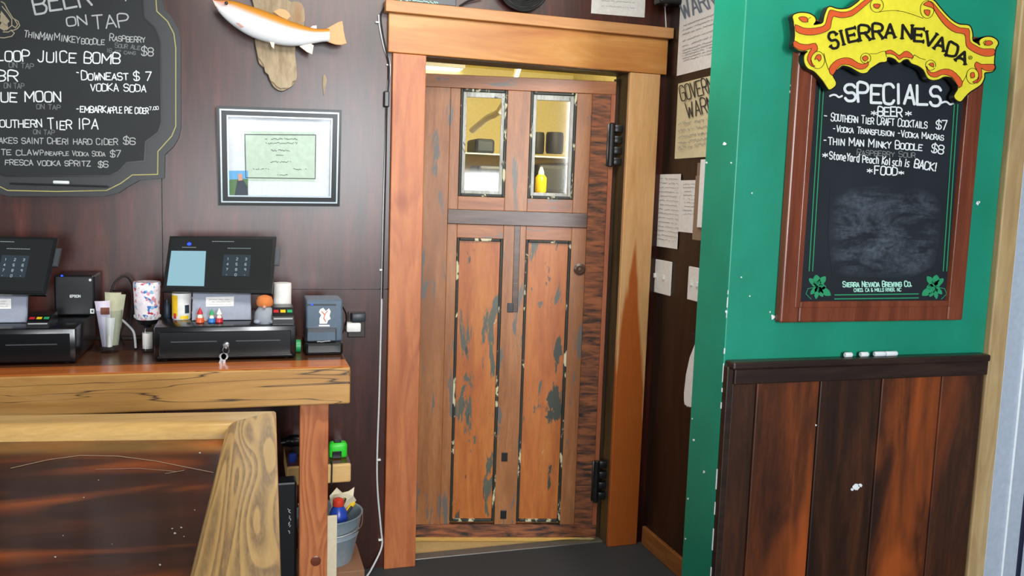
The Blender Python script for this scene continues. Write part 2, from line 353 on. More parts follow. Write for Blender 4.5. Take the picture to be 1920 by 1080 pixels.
def paint_green():
    m, nt, p = base_mat('green_wall_paint'); setp(p, rough=.42)
    v = coords(nt, (1, 1, 1)); f = noise(nt, v, 3, 4)
    nt.links.new(ramp(nt, f, [(.35, lin('0a7a60')), (.65, lin('0d876c'))]), p.inputs['Base Color'])
    g = noise(nt, v, 55, 4); bump(nt, p, g, .12, .003); return m
M['green'] = paint_green()
def slate_mat(name, c1, c2, haze=None):
    m, nt, p = base_mat(name); setp(p, rough=.5, spec=.3); v = coords(nt, (1, 1, 1)); f = noise(nt, v, 5, 5)
    c = ramp(nt, f, [(.35, lin(c1)), (.7, lin(c2))])
    if haze:
        g = noise(nt, coords(nt, (2.2, 1, 7)), 2.4, 6, .75, .4); h = noise(nt, coords(nt, (1, 1, 1)), 90, 3, .7)
        hz = ramp(nt, g, [(.42, (0, 0, 0)), (.62, (.75, .75, .75))]); hz = mixc(nt, 1., hz, ramp(nt, h, [(.3, (.3,)*3), (.7, (1,)*3)]), 'MULTIPLY')
        tc = nt.nodes.new('ShaderNodeTexCoord'); mpg = nt.nodes.new('ShaderNodeMapping'); mpg.inputs['Location'].default_value = (-1, 0, -1); mpg.inputs['Scale'].default_value = (2, 0, 2); nt.links.new(tc.outputs['Generated'], mpg.inputs[0])
        le = nt.nodes.new('ShaderNodeVectorMath'); le.operation = 'MULTIPLY'; nt.links.new(mpg.outputs[0], le.inputs[0]); nt.links.new(mpg.outputs[0], le.inputs[1])
        l2 = nt.nodes.new('ShaderNodeVectorMath'); l2.operation = 'LENGTH'; nt.links.new(le.outputs[0], l2.inputs[0])
        hz = mixc(nt, 1., hz, ramp(nt, l2.outputs['Value'], [(.55, (1, 1, 1)), (.95, (0, 0, 0))]), 'MULTIPLY')
        c = mixc(nt, hz, c, lin(haze))
    nt.links.new(c, p.inputs['Base Color']); return m
M['slate'] = slate_mat('chalkboard_slate', '14181a', '1d2224')
M['slate_b'] = slate_mat('special_board_slate', '171d24', '1e252c')
M['haze'] = slate_mat('wiped_chalk_slate', '171d24', '1e252c', '5c6672')
M['slate_frame'] = plain('black_chalkboard_frame', '1e2124', .4)
M['yellowline'] = plain('yellow_line_paint', '9a9454', .5)
M['chalk'] = plain('white_chalk', 'd6dcde', .9); M['chalk_grey'] = plain('grey_chalk', 'a3a6a6', .9); M['chalk_dim'] = plain('faint_chalk', '6c6f70', .9); M['chalk_tan'] = plain('tan_chalk', '8f866e', .9)
M['white'] = plain('white_plastic', 'e6e6e2', .4); M['paper'] = plain('white_paper', 'e4e2de', .8); M['cream'] = plain('cream_board', 'd9cdb0', .6)
M['manila'] = plain('yellowed_paper', 'd8cda6', .8); M['ink'] = plain('black_ink', '2c2c2e', .7); M['ink_grey'] = plain('grey_ink', '8e8e90', .8); M['ink_blue'] = plain('blue_grey_ink', '6f7b88', .8)
M['black'] = plain('black_plastic', '101214', .3); M['black_m'] = plain('black_steel', '0c0e10', .22, spec=.6); M['rubber'] = plain('black_rubber', '131313', .6)
M['grey'] = plain('grey_plastic', '8d93a2', .4); M['dgrey'] = plain('dark_grey_plastic', '3a3e44', .35); M['slateblue'] = plain('printer_front', '4e5f70', .25)
M['steel'] = plain('steel', 'b0b2b4', .3, metal=1); M['galv'] = plain('galvanised_steel', '9fb0bb', .4, metal=.4)
M['hinge'] = plain('black_hinge', '15171a', .3, spec=.6); M['floor'] = plain('dark_floor_mat', '35393c', .7)
M['kfloor'] = plain('kitchen_floor', 'd2b47c', .35); M['kwall'] = plain('kitchen_wall', 'cfc288', .7); M['kceil'] = plain('kitchen_ceiling', 'dacb80', .7)
M['ceil'] = plain('ceiling_paint', '5c5248', .8); M['threshold'] = plain('threshold_metal', '83817a', .4, metal=.5)
M['yellow'] = plain('banner_yellow', 'd8ce34', .35); M['orange'] = plain('banner_orange', 'c95426', .35); M['redor'] = plain('banner_red', 'c8402a', .35); M['bblack'] = plain('banner_black', '14120e', .35)
M['leafgreen'] = plain('board_green', '1f8a5c', .5); M['seagreen'] = plain('pale_green_print', '9fd6c4', .6)
M['mat_w'] = plain('picture_mat', 'cdd4db', .6); M['cert'] = plain('certificate_paper', 'b3c6b6', .7); M['pframe'] = plain('black_picture_frame', '0e1114', .3, spec=.3); M['pframe_s'] = plain('silver_frame_line', '8f9aa0', .3, metal=.6)
M['sky_b'] = plain('photo_blue', '5a9fd0', .5); M['photo_g'] = plain('photo_green', '4c7040', .5); M['photo_d'] = plain('photo_dark', '23303c', .5); M['skin'] = plain('photo_skin', 'c09078', .5)
M['red'] = plain('red_paint', 'b3202c', .4); M['blue'] = plain('blue_paint', '1f6fb8', .4); M['tapegreen'] = plain('tape_green', '2fcf2c', .35); M['clipgreen'] = plain('green_tape', '2a9a5a', .4); M['orangehat'] = plain('orange_knit', 'c8753c', .9); M['greyfur'] = plain('grey_fluff', '8d949c', .95)
M['yel'] = plain('mug_yellow', 'e3b91a', .3); M['coaster'] = plain('tan_coaster', 'c9a184', .7); M['khaki'] = plain('banknote', 'b7b79a', .8); M['lilac'] = plain('lilac_paper', 'cfc6d6', .7); M['brown'] = plain('cardboard', '8a6248', .8); M['beard'] = plain('cream_beard', 'e8e0cc', .8)
M['royal'] = plain('blue_plastic', '2a46a8', .3); M['redcap'] = plain('red_plastic', 'd8402a', .35); M['holder'] = plain('brown_holder', '8c7663', .5); M['doorwhite'] = plain('white_door_frame', 'a6b2c2', .4); M['doorhi'] = plain('white_seal', 'e6edf4', .4); M['navy'] = plain('dark_gasket', '1b1d3a', .4); M['wirewhite'] = plain('white_cable', 'c9cbcc', .45); M['cap_plug'] = plain('dark_plug', '2a3038', .4)
M['screen'] = glow('dark_screen', '202628', .6); M['screen_lit'] = glow('lit_screen_panel', 'a5d6e6', .8); M['keypad'] = glow('keypad_panel', '34444f', .7); M['keytext'] = glow('keypad_digits', 'b9c6cc', .8); M['led'] = glow('blue_led', '2040ff', 3); M['tube'] = glow('lit_tube', 'fff6e0', 6)
def glass_mat(name, rough=0.02, tint=(1, 1, 1, 1), ior=1.5):
    m = bpy.data.materials.new(name); m.use_nodes = True; nt = m.node_tree; nt.nodes.remove(nt.nodes['Principled BSDF'])
    tr = nd(nt, 'ShaderNodeBsdfTransparent'); tr.inputs[0].default_value = tint; gl = nd(nt, 'ShaderNodeBsdfGlossy'); gl.inputs['Roughness'].default_value = rough
    lw = nd(nt, 'ShaderNodeLayerWeight'); lw.inputs[0].default_value = .5
    pw = nd(nt, 'ShaderNodeMath'); pw.operation = 'POWER'; pw.inputs[1].default_value = 4; nt.links.new(lw.outputs['Facing'], pw.inputs[0])
    fr = nd(nt, 'ShaderNodeMath'); fr.operation = 'MULTIPLY_ADD'; fr.inputs[1].default_value = .7; fr.inputs[2].default_value = ((ior-1)/(ior+1))**2; nt.links.new(pw.outputs[0], fr.inputs[0]); mx = nd(nt, 'ShaderNodeMixShader')
    nt.links.new(fr.outputs[0], mx.inputs[0]); nt.links.new(tr.outputs[0], mx.inputs[1]); nt.links.new(gl.outputs[0], mx.inputs[2]); nt.links.new(mx.outputs[0], nt.nodes['Material Output'].inputs[0]); return m
M['glass'] = glass_mat('clear_glass', .05)
# ------------------------------------------------------------------ the setting
YW = 3.325           # face of the back wall
YC = 3.303           # face of the door casing
XR = 1.70            # face of the dark right wall
YG = 2.05            # face of the green wall
XG = YG*.619
def st(name, bm, mat, parent=None, **k): return fin(name, bm, mat, parent, kind=None if parent else 'structure', **k)
XS = onY(305, 450, YW).x; ZS = onY(600, 542, YW).z
b = B(); g = .002
box(b, (-3, YW, ZS-1.0), (XS-g, YW+.02, 2.6)); box(b, (-3, YW, 0), (XS-g, YW+.02, ZS-1.0))
box(b, (XS+g, YW, ZS+g), (.655, YW+.02, 2.6)); box(b, (XS+g, YW, 0), (.655, YW+.02, ZS-g))
box(b, (.655, YW, 2.06), (XR+.03, YW+.02, 2.6)); box(b, (1.533, YW, 0), (XR+.03, YW+.02, 2.06))
box(b, (-3, YW+.02, 0), (.655, YW+.12, 2.6)); box(b, (1.533, YW+.02, 0), (XR+1.6, YW+.12, 2.6)); box(b, (.655, YW+.02, 2.06), (1.533, YW+.12, 2.6))
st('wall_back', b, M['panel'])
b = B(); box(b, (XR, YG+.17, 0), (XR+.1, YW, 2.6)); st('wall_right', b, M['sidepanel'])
b = B(); box(b, (-3, -.4, -.05), (3.2, 3.362, 0)); st('floor', b, M['floor'])
b = B(); box(b, (-3, -.4, 2.62), (3.2, YW+.12, 2.7)); st('ceiling', b, M['ceil'])
b = B(); box(b, (XR-.018, YG+.17, 0), (XR, YC-.002, .085), .004); st('baseboard_right', b, M['base_wood'])
# kitchen beyond the door
b = B(); box(b, (-.4, 3.362, -.05), (3.6, 6.6, -.003)); st('floor_kitchen', b, M['kfloor'])
b = B(); box(b, (-.4, 6.5, 0), (3.6, 6.6, 2.5)); st('wall_kitchen_back', b, M['kwall'])
b = B(); box(b, (-.45, 3.45, 0), (-.4, 6.6, 2.5)); st('wall_kitchen_left', b, M['kwall'])
b = B(); box(b, (2.5, 3.45, 0), (2.55, 6.6, 2.5)); st('wall_kitchen_right', b, M['kwall'])
b = B(); box(b, (-.4, 3.45, 2.48), (3.6, 6.6, 2.55)); st('ceiling_kitchen', b, M['kceil'])
b = B(); box(b, (.62, 3.362, -.004), (1.56, 3.42, .004), .002); st('trim_9', b, M['threshold'])
# casing boards
b = B(); box(b, (.5375, YC, 0), (.6656, YW, 2.046), .003); st('trim_1', b, M['pine'])
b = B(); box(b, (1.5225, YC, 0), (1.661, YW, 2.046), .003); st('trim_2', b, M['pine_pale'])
b = B(); box(b, (.518, YC-.006, 2.046), (1.685, YW, 2.19), .003); st('trim_3', b, M['honey'])
b = B(); box(b, (.502, YC-.03, 2.19), (1.697, YW, 2.233), .003); st('trim_4', b, M['cap'])
b = B(); box(b, (.655, YW, 0), (.6656, 3.445, 2.06)); st('trim_5', b, M['jamb'])
b = B(); box(b, (1.5225, YW, 0), (1.533, 3.445, 2.06)); box(b, (1.5105, 3.41, 0), (1.5225, 3.44, 2.03)); st('trim_6', b, M['jamb'])
b = B(); box(b, (.6656, YW, 2.043), (1.5225, 3.445, 2.06)); st('trim_7', b, M['jamb'])
# ------------------------------------------------------------------ the old door, pushed a little way into the kitchen
DA = math.radians(-13); DH = Vector((1.487, 3.36, 0))
door = thing('door_1', 'old rustic wooden swing door with two small windows', 'door', DH, DA, kind='structure')
DN = Vector((-math.sin(DA), math.cos(DA), 0)); DI = WM['door_1'].inverted()
def onD(x, y, dep=0): return DI @ onPl(x, y, DH+DN*dep, DN)
def dx(x, y): return onD(x, y).x
def dz(x, y): return onD(x, y).z
ZT, ZB = dz(978, 145), dz(940, 1008)
xa = -.83; xb = dx(842, 300); xc = dx(864, 168); xd = dx(953, 168); xe = dx(957, 300); xe2 = dx(989, 300); xf = dx(996, 172); xf2 = dx(1083, 176); xg = dx(1106, 300); xh = dx(1141, 300)
z1 = dz(978, 170); zp1 = dz(930, 168); zp0 = dz(900, 369); zl1 = dz(965, 396); zl0 = dz(965, 423); zq1 = dz(900, 447); zq0 = dz(885, 979); zr = dz(940, 984)
TH = .038
def dpart(name, rects, mat, y0=0., y1=TH, bev=.002, label=None):
    b = B()
    for (a0, c0, a1, c1) in rects: box(b, (min(a0, a1), y0, min(c0, c1)), (max(a0, a1), y1, max(c0, c1)), bev)
    return fin(name, b, mat, door, label, local=True)
dpart('top_rail', [(xa, z1, 0, ZT)], M['door_rail'])
dpart('stile', [(xa, zr, xb, z1)], M['door_a']); dpart('stile', [(xg, zr, xh, z1)], M['rough'], label='rough-sawn hinge-side stile')
dpart('edge_strip', [(xh, zr, 0, z1)], M['edge'], -.002)
dpart('inner_strip', [(xb, zr, xc, zl0), (xb, zl1, xc, z1)], M['door_a'], .004); dpart('inner_strip', [(xf2, zr, xg, zl0), (xf2, zl1, xg, z1)], M['door_a'], .004)
dpart('mullion', [(xd, zl1, xf, z1)], M['door_a'], .003); dpart('mullion', [(xd, zr, xf, zl0)], M['door_a'], .003)
dpart('cross_rail', [(xc, zl1, xd, zp0), (xf, zl1, xf2, zp0), (xc, zq1, xd, zl0), (xf, zq1, xf2, zl0)], M['door_rail'], .004)
dpart('lock_rail', [(xb, zl0, xg, zl1)], M['door_dark'], -.004, label='dark weathered middle rail')
dpart('bottom_rail', [(xa, ZB, 0, zr)], M['rough']); dpart('mullion_strip', [((xe+xf)/2-.012, dz(957, 585), (xe+xf)/2+.014, zl0)], M['door_dark'], 0, .004)
for (px, py) in ((957, 577), (946, 857), (944, 965)):
    c = onD(px, py); dpart('metal_patch', [(c.x-.013, c.z-.02, c.x+.013, c.z+.02)], M['hinge'], -.001, .006)
for a0, a1 in ((xc, xd), (xf, xf2)):
    t = .012
    dpart('panel', [(a0, zq0, a1, zq1)], M['door_b'], .014, TH-.004, 0)
    for nm, zz0, zz1, mt in (('molding', zq0, zq1, M['peel']), ('window_molding', zp0, zp1, M['peel'])):
        dpart(nm, [(a0, zz0, a0+t, zz1), (a1-t, zz0, a1, zz1), (a0+t, zz1-t, a1-t, zz1), (a0+t, zz0, a1-t, zz0+t)], mt, .003, .02, .003)
    t2 = .026
    dpart('pane_border', [(a0+t, zp0+t, a0+t2, zp1-t), (a1-t2, zp0+t, a1-t, zp1-t), (a0+t2, zp1-t2-.008, a1-t2, zp1-t), (a0+t2, zp0+t, a1-t2, zp0+t2)], M['peel_pale'], .009, .022, .002, label='chipped pale putty border')
    dpart('glass_pane', [(a0+t, zp0+t, a1-t, zp1-t)], M['glass'], .018, .021, 0)
for (px, py0, py1) in ((1148, 231, 313), (1114, 862, 940)):
    p0, p1 = onD(px, py0), onD(px, py1); b = B()
    lathe(b, [(.008, p1.z), (.012, p1.z+.004), (.012, p0.z-.004), (.008, p0.z)], (-.012, -.013, 0), 14)
    box(b, (-.03, -.006, p1.z+.004), (.002, .004, p0.z-.004), .002)
    for i in range(4): box(b, (.002, -.004, p1.z+(p0.z-p1.z)*(i+.2)/4), (.033, .03, p1.z+(p0.z-p1.z)*(i+.85)/4), .002)
    fin('hinge', b, M['hinge'], door, 'black spring hinge', local=True, smooth=True)
c = onD(1087, 505); b = B(); lathe(b, [(.026, 0), (.026, .004), (.016, .009), (.010, .007), (.010, .012), (.004, .014)], (c.x, .004, c.z), 18, M=Matrix.Rotation(math.pi/2, 3, 'X')); fin('escutcheon', b, M['door_dark'], door, 'round old keyhole rosette', local=True, smooth=True)
# ------------------------------------------------------------------ kitchen things seen through the panes
YK = 5.6
def kbox(name, p0, p1, dep, mat, label, cat, bev=.01, Y=YK, group=None):
    a, c = onY(p0[0], p0[1], Y), onY(p1[0], p1[1], Y); b = B(); box(b, (a.x, Y, c.z), (c.x, Y+dep, a.z), bev); return fin(name, b, mat, None, label, cat, group)
a = onY(880, 286, YK); c = onY(1110, 300, YK)
sh = thing('wall_shelf', 'white kitchen shelf seen through the door windows', 'shelf', (a.x, YK, c.z))
b = B(); box(b, (a.x-.1, YK-.02, c.z), (c.x+.1, 6.5, a.z), .004); fin('shelf_board', b, M['white'], sh)
for bx0 in (a.x-.1, c.x+.05): b = B(); box(b, (bx0, 6.2, c.z-.15), (bx0+.05, 6.5, c.z)); fin('bracket', b, M['steel'], sh)
for i, (x0, x1) in enumerate(((1002, 1028), (1034, 1064))):
    p0, p1 = onY(x0, 246, YK+.1), onY(x1, 288, YK+.1); r = (p1.x-p0.x)/2
    b = B(); lathe(b, [(r*.9, p1.z), (r, p1.z+.02), (r, p0.z-.02), (r*.92, p0.z)], ((p0.x+p1.x)/2, YK+.2, 0), 20)
    fin('cooking_pot', b, M['rubber'], None, ('left' if i == 0 else 'right')+' black pot on the kitchen shelf behind the right window', 'pot', 'black pots on the kitchen shelf', smooth=True)
p0, p1 = onY(889, 243, YK+.1), onY(925, 264, YK+.1); b = B(); box(b, (p0.x, YK+.05, a.z), (p1.x, YK+.3, a.z+.1), .02); fin('storage_tub', b, M['photo_d'], None, 'dark blue-grey tub on kitchen shelf behind the left window', 'tub')
b = B(); P0, P1 = onY(885, 245, 5.2), onY(945, 195, 4.9); tube(b, [P0, (P0+P1)/2, P1, Vector((P1.x+.15, P1.y, 2.48))], .02, 10, 4); fin('vent_pipe', b, M['white'], None, 'sloping pale pipe under the kitchen ceiling, behind left window', 'pipe')
cz = onY(1018, 362, 5.3); kc = thing('prep_table', 'steel kitchen table behind the door', 'table', (1.2, 5.3, 0))
b = B(); box(b, (.7, 5.1, cz.z-.04), (2.3, 5.9, cz.z), .008); fin('tabletop', b, M['steel'], kc)
for lx in (.74, 2.26):
    for ly in (5.14, 5.86): b = B(); box(b, (lx-.02, ly-.02, 0), (lx+.02, ly+.02, cz.z-.04)); fin('leg', b, M['steel'], kc)
bo = thing('squeeze_bottle', 'yellow squeeze bottle on kitchen table behind the right window', 'bottle', (cz.x, 5.35, cz.z))
b = B(); lathe(b, [(.03, 0), (.038, .01), (.038, .1), (.022, .12)], (cz.x, 5.35, cz.z), 18); fin('bottle_body', b, M['yel'], bo, smooth=True)
b = B(); lathe(b, [(.02, .12), (.02, .135), (.008, .17)], (cz.x, 5.35, cz.z), 14); fin('bottle_cap', b, M['white'], bo, smooth=True)
p0 = onY(940, 330, 5.5); b = B(); box(b, (p0.x-.16, 5.5, cz.z), (p0.x+.16, 5.75, cz.z+.17), .02); fin('steel_container', b, M['dgrey'], None, 'grey steel container on kitchen table behind the left window', 'container')
p0 = onY(1045, 325, 5.5); b = B(); box(b, (p0.x-.1, 5.6, cz.z), (p0.x+.14, 5.85, cz.z+.2), .03); fin('appliance', b, M['dgrey'], None, 'dark appliance on kitchen table, behind the yellow bottle', 'appliance')
d = ray(818, 129); t = (2.474-CAM.z)/d.z; lp = CAM+d*t
lt = thing('ceiling_light', 'lit white ceiling light in the kitchen, above the door', 'light', (lp.x, lp.y, 2.48))
b = B(); box(b, (lp.x-.5, lp.y-.3, 2.45), (lp.x+.16, lp.y+.3, 2.48), .008); fin('light_frame', b, M['white'], lt)
b = B(); box(b, (lp.x-.48, lp.y-.28, 2.443), (lp.x+.14, lp.y+.28, 2.45)); fin('diffuser', b, M['tube'], lt)
# ------------------------------------------------------------------ green wall with wainscot
gw = thing('wall_partition', 'green partition wall with dark plank wainscot', 'wall', (XG, YG, 0), kind='structure')
XE = onY(1855, 500, YG).x+.01; ZL = onY(1600, 667, YG).z
b = B(); box(b, (XG, YG, 0), (XE, YG+.165, 2.6), .003); fin('painted_wall', b, M['green'], gw)
def gx(x, y=760): return onY(x, y, YG-.012).x
xs = [XG+.022, gx(1416.5), gx(1535), gx(1650), gx(1761.5), XE]
b = B()
for i, (x0, x1) in enumerate(zip(xs, xs[1:])):
    n0 = len(b.faces); box(b, (x0+.0015, YG-.012, 0), (x1-.0015, YG, ZL-.06), .004)
    for f in b.faces:
        if i in (1, 3) and min(v.co.x for v in f.verts) > x0-.001: f.material_index = 1
        elif min(v.co.x for v in f.verts) > x0-.001: f.material_index = 0
fin('wainscot', b, [M['wains'], M['wains_warm']], gw)
b = B(); box(b, (XG, YG-.022, 0), (XG+.021, YG, ZL-.016), .003); fin('corner_bead', b, M['ledge'], gw)
b = B(); box(b, (XG+.004, YG-.045, ZL-.022), (onY(1859, 670, YG-.045).x, YG, ZL), .006); box(b, (onY(1378, 705, YG-.03).x, YG-.03, onY(1500, 717, YG-.03).z), (onY(1853, 690, YG-.03).x, YG, ZL-.022), .003); fin('ledge', b, M['ledge'], gw)
b = B(); off = Vector((0, -.0012, 0))
def chip(x, y, s, pr=pY(YG-.001), mi=0):
    n = RN.randint(5, 8); flat(b, [pr(x+math.cos(2*math.pi*i/n)*s*RN.uniform(.5, 1.2), y+math.sin(2*math.pi*i/n)*s*RN.uniform(.5, 1.3)) for i in range(n)])
for x, y, s in ((1484, 160, 3), (1483, 173, 4.5), (1485, 150, 2), (1833, 381, 3.5), (1836, 379, 2.5), (1449, 594, 5), (1454, 600, 2.5), (1444, 585, 2), (1410, 362, 2), (1371, 305, 2), (1362, 585, 3), (1390, 520, 1.5), (1406, 555, 1.5)): chip(x, y, s)
for x, y, s in ((1605, 913, 7), (1613, 910, 4), (1598, 918, 3), (1366, 800, 2), (1530, 797, 2)): chip(x, y, s, pY(YG-.0135))
prx = pX(XG-.001)
for x, y, s in ((1358, 270, 4), (1320, 885, 3), (1301, 825, 2.5), (1298, 785, 1.8), (1290, 935, 2), (1325, 305, 2), (1285, 1010, 2)): chip(x, y, s, prx)
# worn corner edge where the paint has come off
yy = 5
while yy < 1075:
    ln = RN.uniform(3, 26)*(2.2 if yy > 640 else 1); x0 = 1393-(yy*.0478 if yy < 400 else 19.1+(yy-400)*.0655)
    if RN.random() < (.8 if yy > 480 else .12):
        A_ = onY(x0, yy, YG); z_ = A_.z; h_ = ln*YG/F; w_ = RN.uniform(.0004, .0014)*(1.5 if yy > 640 else .8)
        box(b, (XG-.0012, YG-.0012-(.002 if yy > 684 else 0), z_-h_), (XG+w_*(.3 if yy > 684 else 1), YG+w_, z_))
    yy += ln+RN.uniform(2, 30)
fin('paint_chips', b, M['chalk'], gw, 'white chips where the paint has worn off')
# pale casing and white entry door frame on the right
xk = onY(1886, 663, YG-.02).x; xk0 = XE
b = B(); box(b, (xk0, YG-.02, 0), (xk, YG+.14, 2.6), .004); st('trim_8', b, M['pale'])
d2 = thing('door_2', 'white entry door frame at the right edge', 'door', (xk, YG, 0), kind='structure')
b = B(); box(b, (xk, YG-.012, 0), (xk+.2, YG+.12, 2.6), .004); fin('frame', b, M['doorwhite'], d2)
xl = onY(1905, 800, YG-.016).x; b = B(); box(b, (xl, YG-.017, 0), (xl+.007, YG-.012, 2.6), .001); box(b, (xk, YG-.015, 0), (xk+.004, YG-.012, 2.6)); fin('seal', b, M['doorhi'], d2)
xl = onY(1908, 1060, YG-.016).x; b = B(); box(b, (xl, YG-.02, 0), (xl+.012, YG-.012, 2.6)); fin('gasket', b, M['navy'], d2)
# ------------------------------------------------------------------ specials board with banner
YB = YG-.03
sb = thing('specials_board', 'framed chalkboard of specials under a yellow scroll banner, on green wall', 'chalkboard', onY(1634, 604, YG))
fl, fr, fb, ft = onY(1463, 607, YB).x, onY(1805, 600, YB).x, onY(1634, 603, YB).z, onY(1680, 52, YB).z
fwid = onY(1499, 574, YB).x-fl
def frect(b, l, r, bt, tp, w, y0, y1, bev=.004): 
    box(b, (l, y0, bt), (l+w, y1, tp), bev); box(b, (r-w, y0, bt), (r, y1, tp), bev); box(b, (l+w, y0, tp-w), (r-w, y1, tp), bev); box(b, (l+w, y0, bt), (r-w, y1, bt+w), bev)
b = B(); frect(b, fl, fr, fb, ft, fwid, YB, YG, .005); frect(b, fl+fwid*.72, fr-fwid*.72, fb+fwid*.72, ft-fwid*.72, fwid*.3, YB-.003, YG, .002); fin('frame', b, M['frame_red'], sb)
YS = YB+.012
b = B(); box(b, (fl+fwid*.9, YS, fb+fwid*.9), (fr-fwid*.9, YG-.002, ft-fwid*.9)); fin('slate', b, M['slate_b'], sb)
ps = pY(YS-.0008)
b = B(); flat(b, [ps(x, y) for x, y in ((1556, 352), (1640, 346), (1765, 350), (1768, 420), (1752, 500), (1700, 524), (1560, 520), (1552, 440))]); fin('wiped_patch', b, M['haze'], sb, 'cloudy patch of wiped chalk')
ps = pY(YS-.0014)
b = B()
for o_ in (0, 6.5): ribbon(b, [(1538+o_, 160), (1517+o_, 508)], 1.9, ps); ribbon(b, [(1796-o_, 196), (1775-o_, 508)], 1.9, ps)
for o_ in (0, 7.5): ribbon(b, [(1565, 553+o_), (1722, 551+o_)], 2, ps)
for i, (x0, x1) in enumerate(((1526, 1512), (1781, 1767))): pass
fin('border_lines', b, M['leafgreen'], sb, 'double green border lines')
def leafpoly(b, cx, cy, a, L, w, pr):
    pts = []
    for t in range(12):
        th = 2*math.pi*t/12; x = L*(1+math.cos(th))/2; y = w*math.sin(th)*(1-.25*math.cos(th))
        if t % 2: y *= .82
        pts.append(pr(cx+x*math.cos(a)-y*math.sin(a), cy+x*math.sin(a)+y*math.cos(a)))
    flat(b, pts)
for (cx, cy, s) in ((1533, 537, 1), (1753, 537, -1)):
    b = B()
    for a_, L_, w_ in ((-.9, 24, 7), (-1.7, 22, 8), (-2.4, 22, 6), (.6, 30, 8), (1.1, 22, 6), (1.7, 24, 5), (2.3, 20, 5), (.1, 16, 6)):
        a2 = a_ if s > 0 else math.pi-a_; leafpoly(b, cx, cy, a2, L_, w_, ps)
    ribbon(b, [(cx-s*6, cy+2), (cx-s*18, cy+4), (cx-s*22, cy+14), (cx-s*12, cy+24)], 1.2, ps)
    fin('hop_leaves', b, M['leafgreen'], sb, 'green hop leaf print')
ps = pY(YS-.002)
def ctext(parent, name, items, mat, pr, label=None):
    for it in items: b = B(); write(b, *it[:4], pr, **(it[4] if len(it) > 4 else {})); fin(name, b, mat, parent, label)
ctext(sb, 'chalk_lettering', [
 ('SPECIALS', (1583, 190), (1766, 199), 33, dict(w=5.2, jit=.1)), ('~', (1553, 186), (1582, 189), 20, dict(w=3.6)), ('~', (1762, 199), (1790, 203), 20, dict(w=3.6)),
 ('*', (1632, 218), (1645, 219), 12, dict(w=2)), ('BEER', (1645, 217), (1693, 219), 16, dict(w=2.7)), ('*', (1697, 219), (1711, 219), 12, dict(w=2)),
 ('-', (1542, 222), (1553, 223), 12, dict(w=2)), ('Southern Tier Craft Cocktails', (1557, 226), (1739, 241), 15, dict(w=1.9)), ('$7', (1754, 242), (1778, 243), 16, dict(w=2.2)),
 ('-Vodka Transfusion -Vodka Madras', (1560, 246), (1770, 263), 11.5, dict(w=1.8)),
 ('-Thin Man Minky Boodle', (1542, 270), (1730, 282), 14.5, dict(w=2.0)), ('$8', (1745, 285), (1770, 289), 15, dict(w=2.2)),
 ('*', (1542, 297), (1554, 297), 11, dict(w=1.8)), ('StoneYard Peach Kolsch is', (1555, 298), (1706, 313), 13.5, dict(w=2.0, caps=False)), ('BACK!', (1713, 314), (1757, 321), 15, dict(w=2.4)),
 ('*', (1625, 326), (1637, 326), 11, dict(w=1.8)), ('FOOD', (1639, 326), (1683, 329), 15, dict(w=2.3)), ('*', (1684, 328), (1696, 328), 9, dict(w=1.8))], M['chalk'], ps)
ctext(sb, 'faint_lettering', [('Raspberry Sour', (1606, 290), (1717, 296), 11, dict(w=1.6))], M['chalk_dim'], ps)
ctext(sb, 'printed_lettering', [('Sierra Nevada Brewing Co.', (1580, 538), (1711, 537), 10, dict(w=2.0, jit=0)), ('Chico, CA & Mills River, NC', (1601, 547), (1690, 546), 6, dict(w=1.3, jit=0, caps=True, small=1))], M['seagreen'], ps)
# banner
def Lc(p): return (p[0]/6+1475, p[1]/6)
def Rc(p): return (p[0]/5.4+1670, p[1]/5.4)
OUT = [Lc(p) for p in ((75,185),(110,155),(170,145),(250,155),(310,190),(325,235),(300,280),(360,275),(415,255),(430,190),(455,120),(485,78),(560,100),(640,105),(720,85),(800,30),(850,-15),(930,-50),(1000,-85),(1090,-75))]
OUT += [Rc(p) for p in ((130,-80),(250,-50),(330,-5),(385,-12),(440,10),(490,70),(560,150),(630,215),(700,250),(795,262),(825,340),(828,410),(870,440),(910,465),(905,410),(950,380),(1010,375),(1065,400),(1085,440),(1060,490),(1050,560),(1045,640),(1055,690),(1020,725),(950,735),(945,790),(915,850),(870,885),(800,930),(750,980),(710,1025),(670,1010),(650,970),(690,890),(650,820),(610,780),(540,775),(490,800),(430,810),(380,790),(350,730),(330,700),(280,665),(215,640),(180,600),(130,605),(88,635),(50,600),(5,580))]
OUT += [Lc(p) for p in ((1130,645),(1120,690),(1050,700),(1000,730),(940,770),(900,815),(840,820),(780,790),(720,755),(640,735),(600,755),(550,800),(515,850),(550,920),(545,965),(490,1005),(465,990),(420,920),(370,860),(310,800),(240,765),(205,700),(205,620),(240,575),(150,570),(80,520),(95,450),(100,370),(90,290),(85,240))]
def smooth2(P, k=3):
    V3 = [Vector((p[0], p[1], 0)) for p in P]; n = len(V3); out = []
    for i in range(n):
        p0, p1, p2, p3 = V3[i-1], V3[i], V3[(i+1) % n], V3[(i+2) % n]
        for j in range(k):
            t = j/k; q = .5*((2*p1)+(-p0+p2)*t+(2*p0-5*p1+4*p2-p3)*t*t+(-p0+3*p1-3*p2+p3)*t**3); out.append((q.x, q.y))
    return out
def offset2(P, d):
    n = len(P); out = []
    for i in range(n):
        a, c = Vector(P[i-1]), Vector(P[(i+1) % n]); t = (c-a)
        if t.length < 1e-6: out.append(P[i]); continue
        t.normalize(); out.append((P[i][0]+t.y*d, P[i][1]-t.x*d))
    return out
bn = thing_b = None
YN = YB-.022
OUTS = smooth2(OUT, 3)
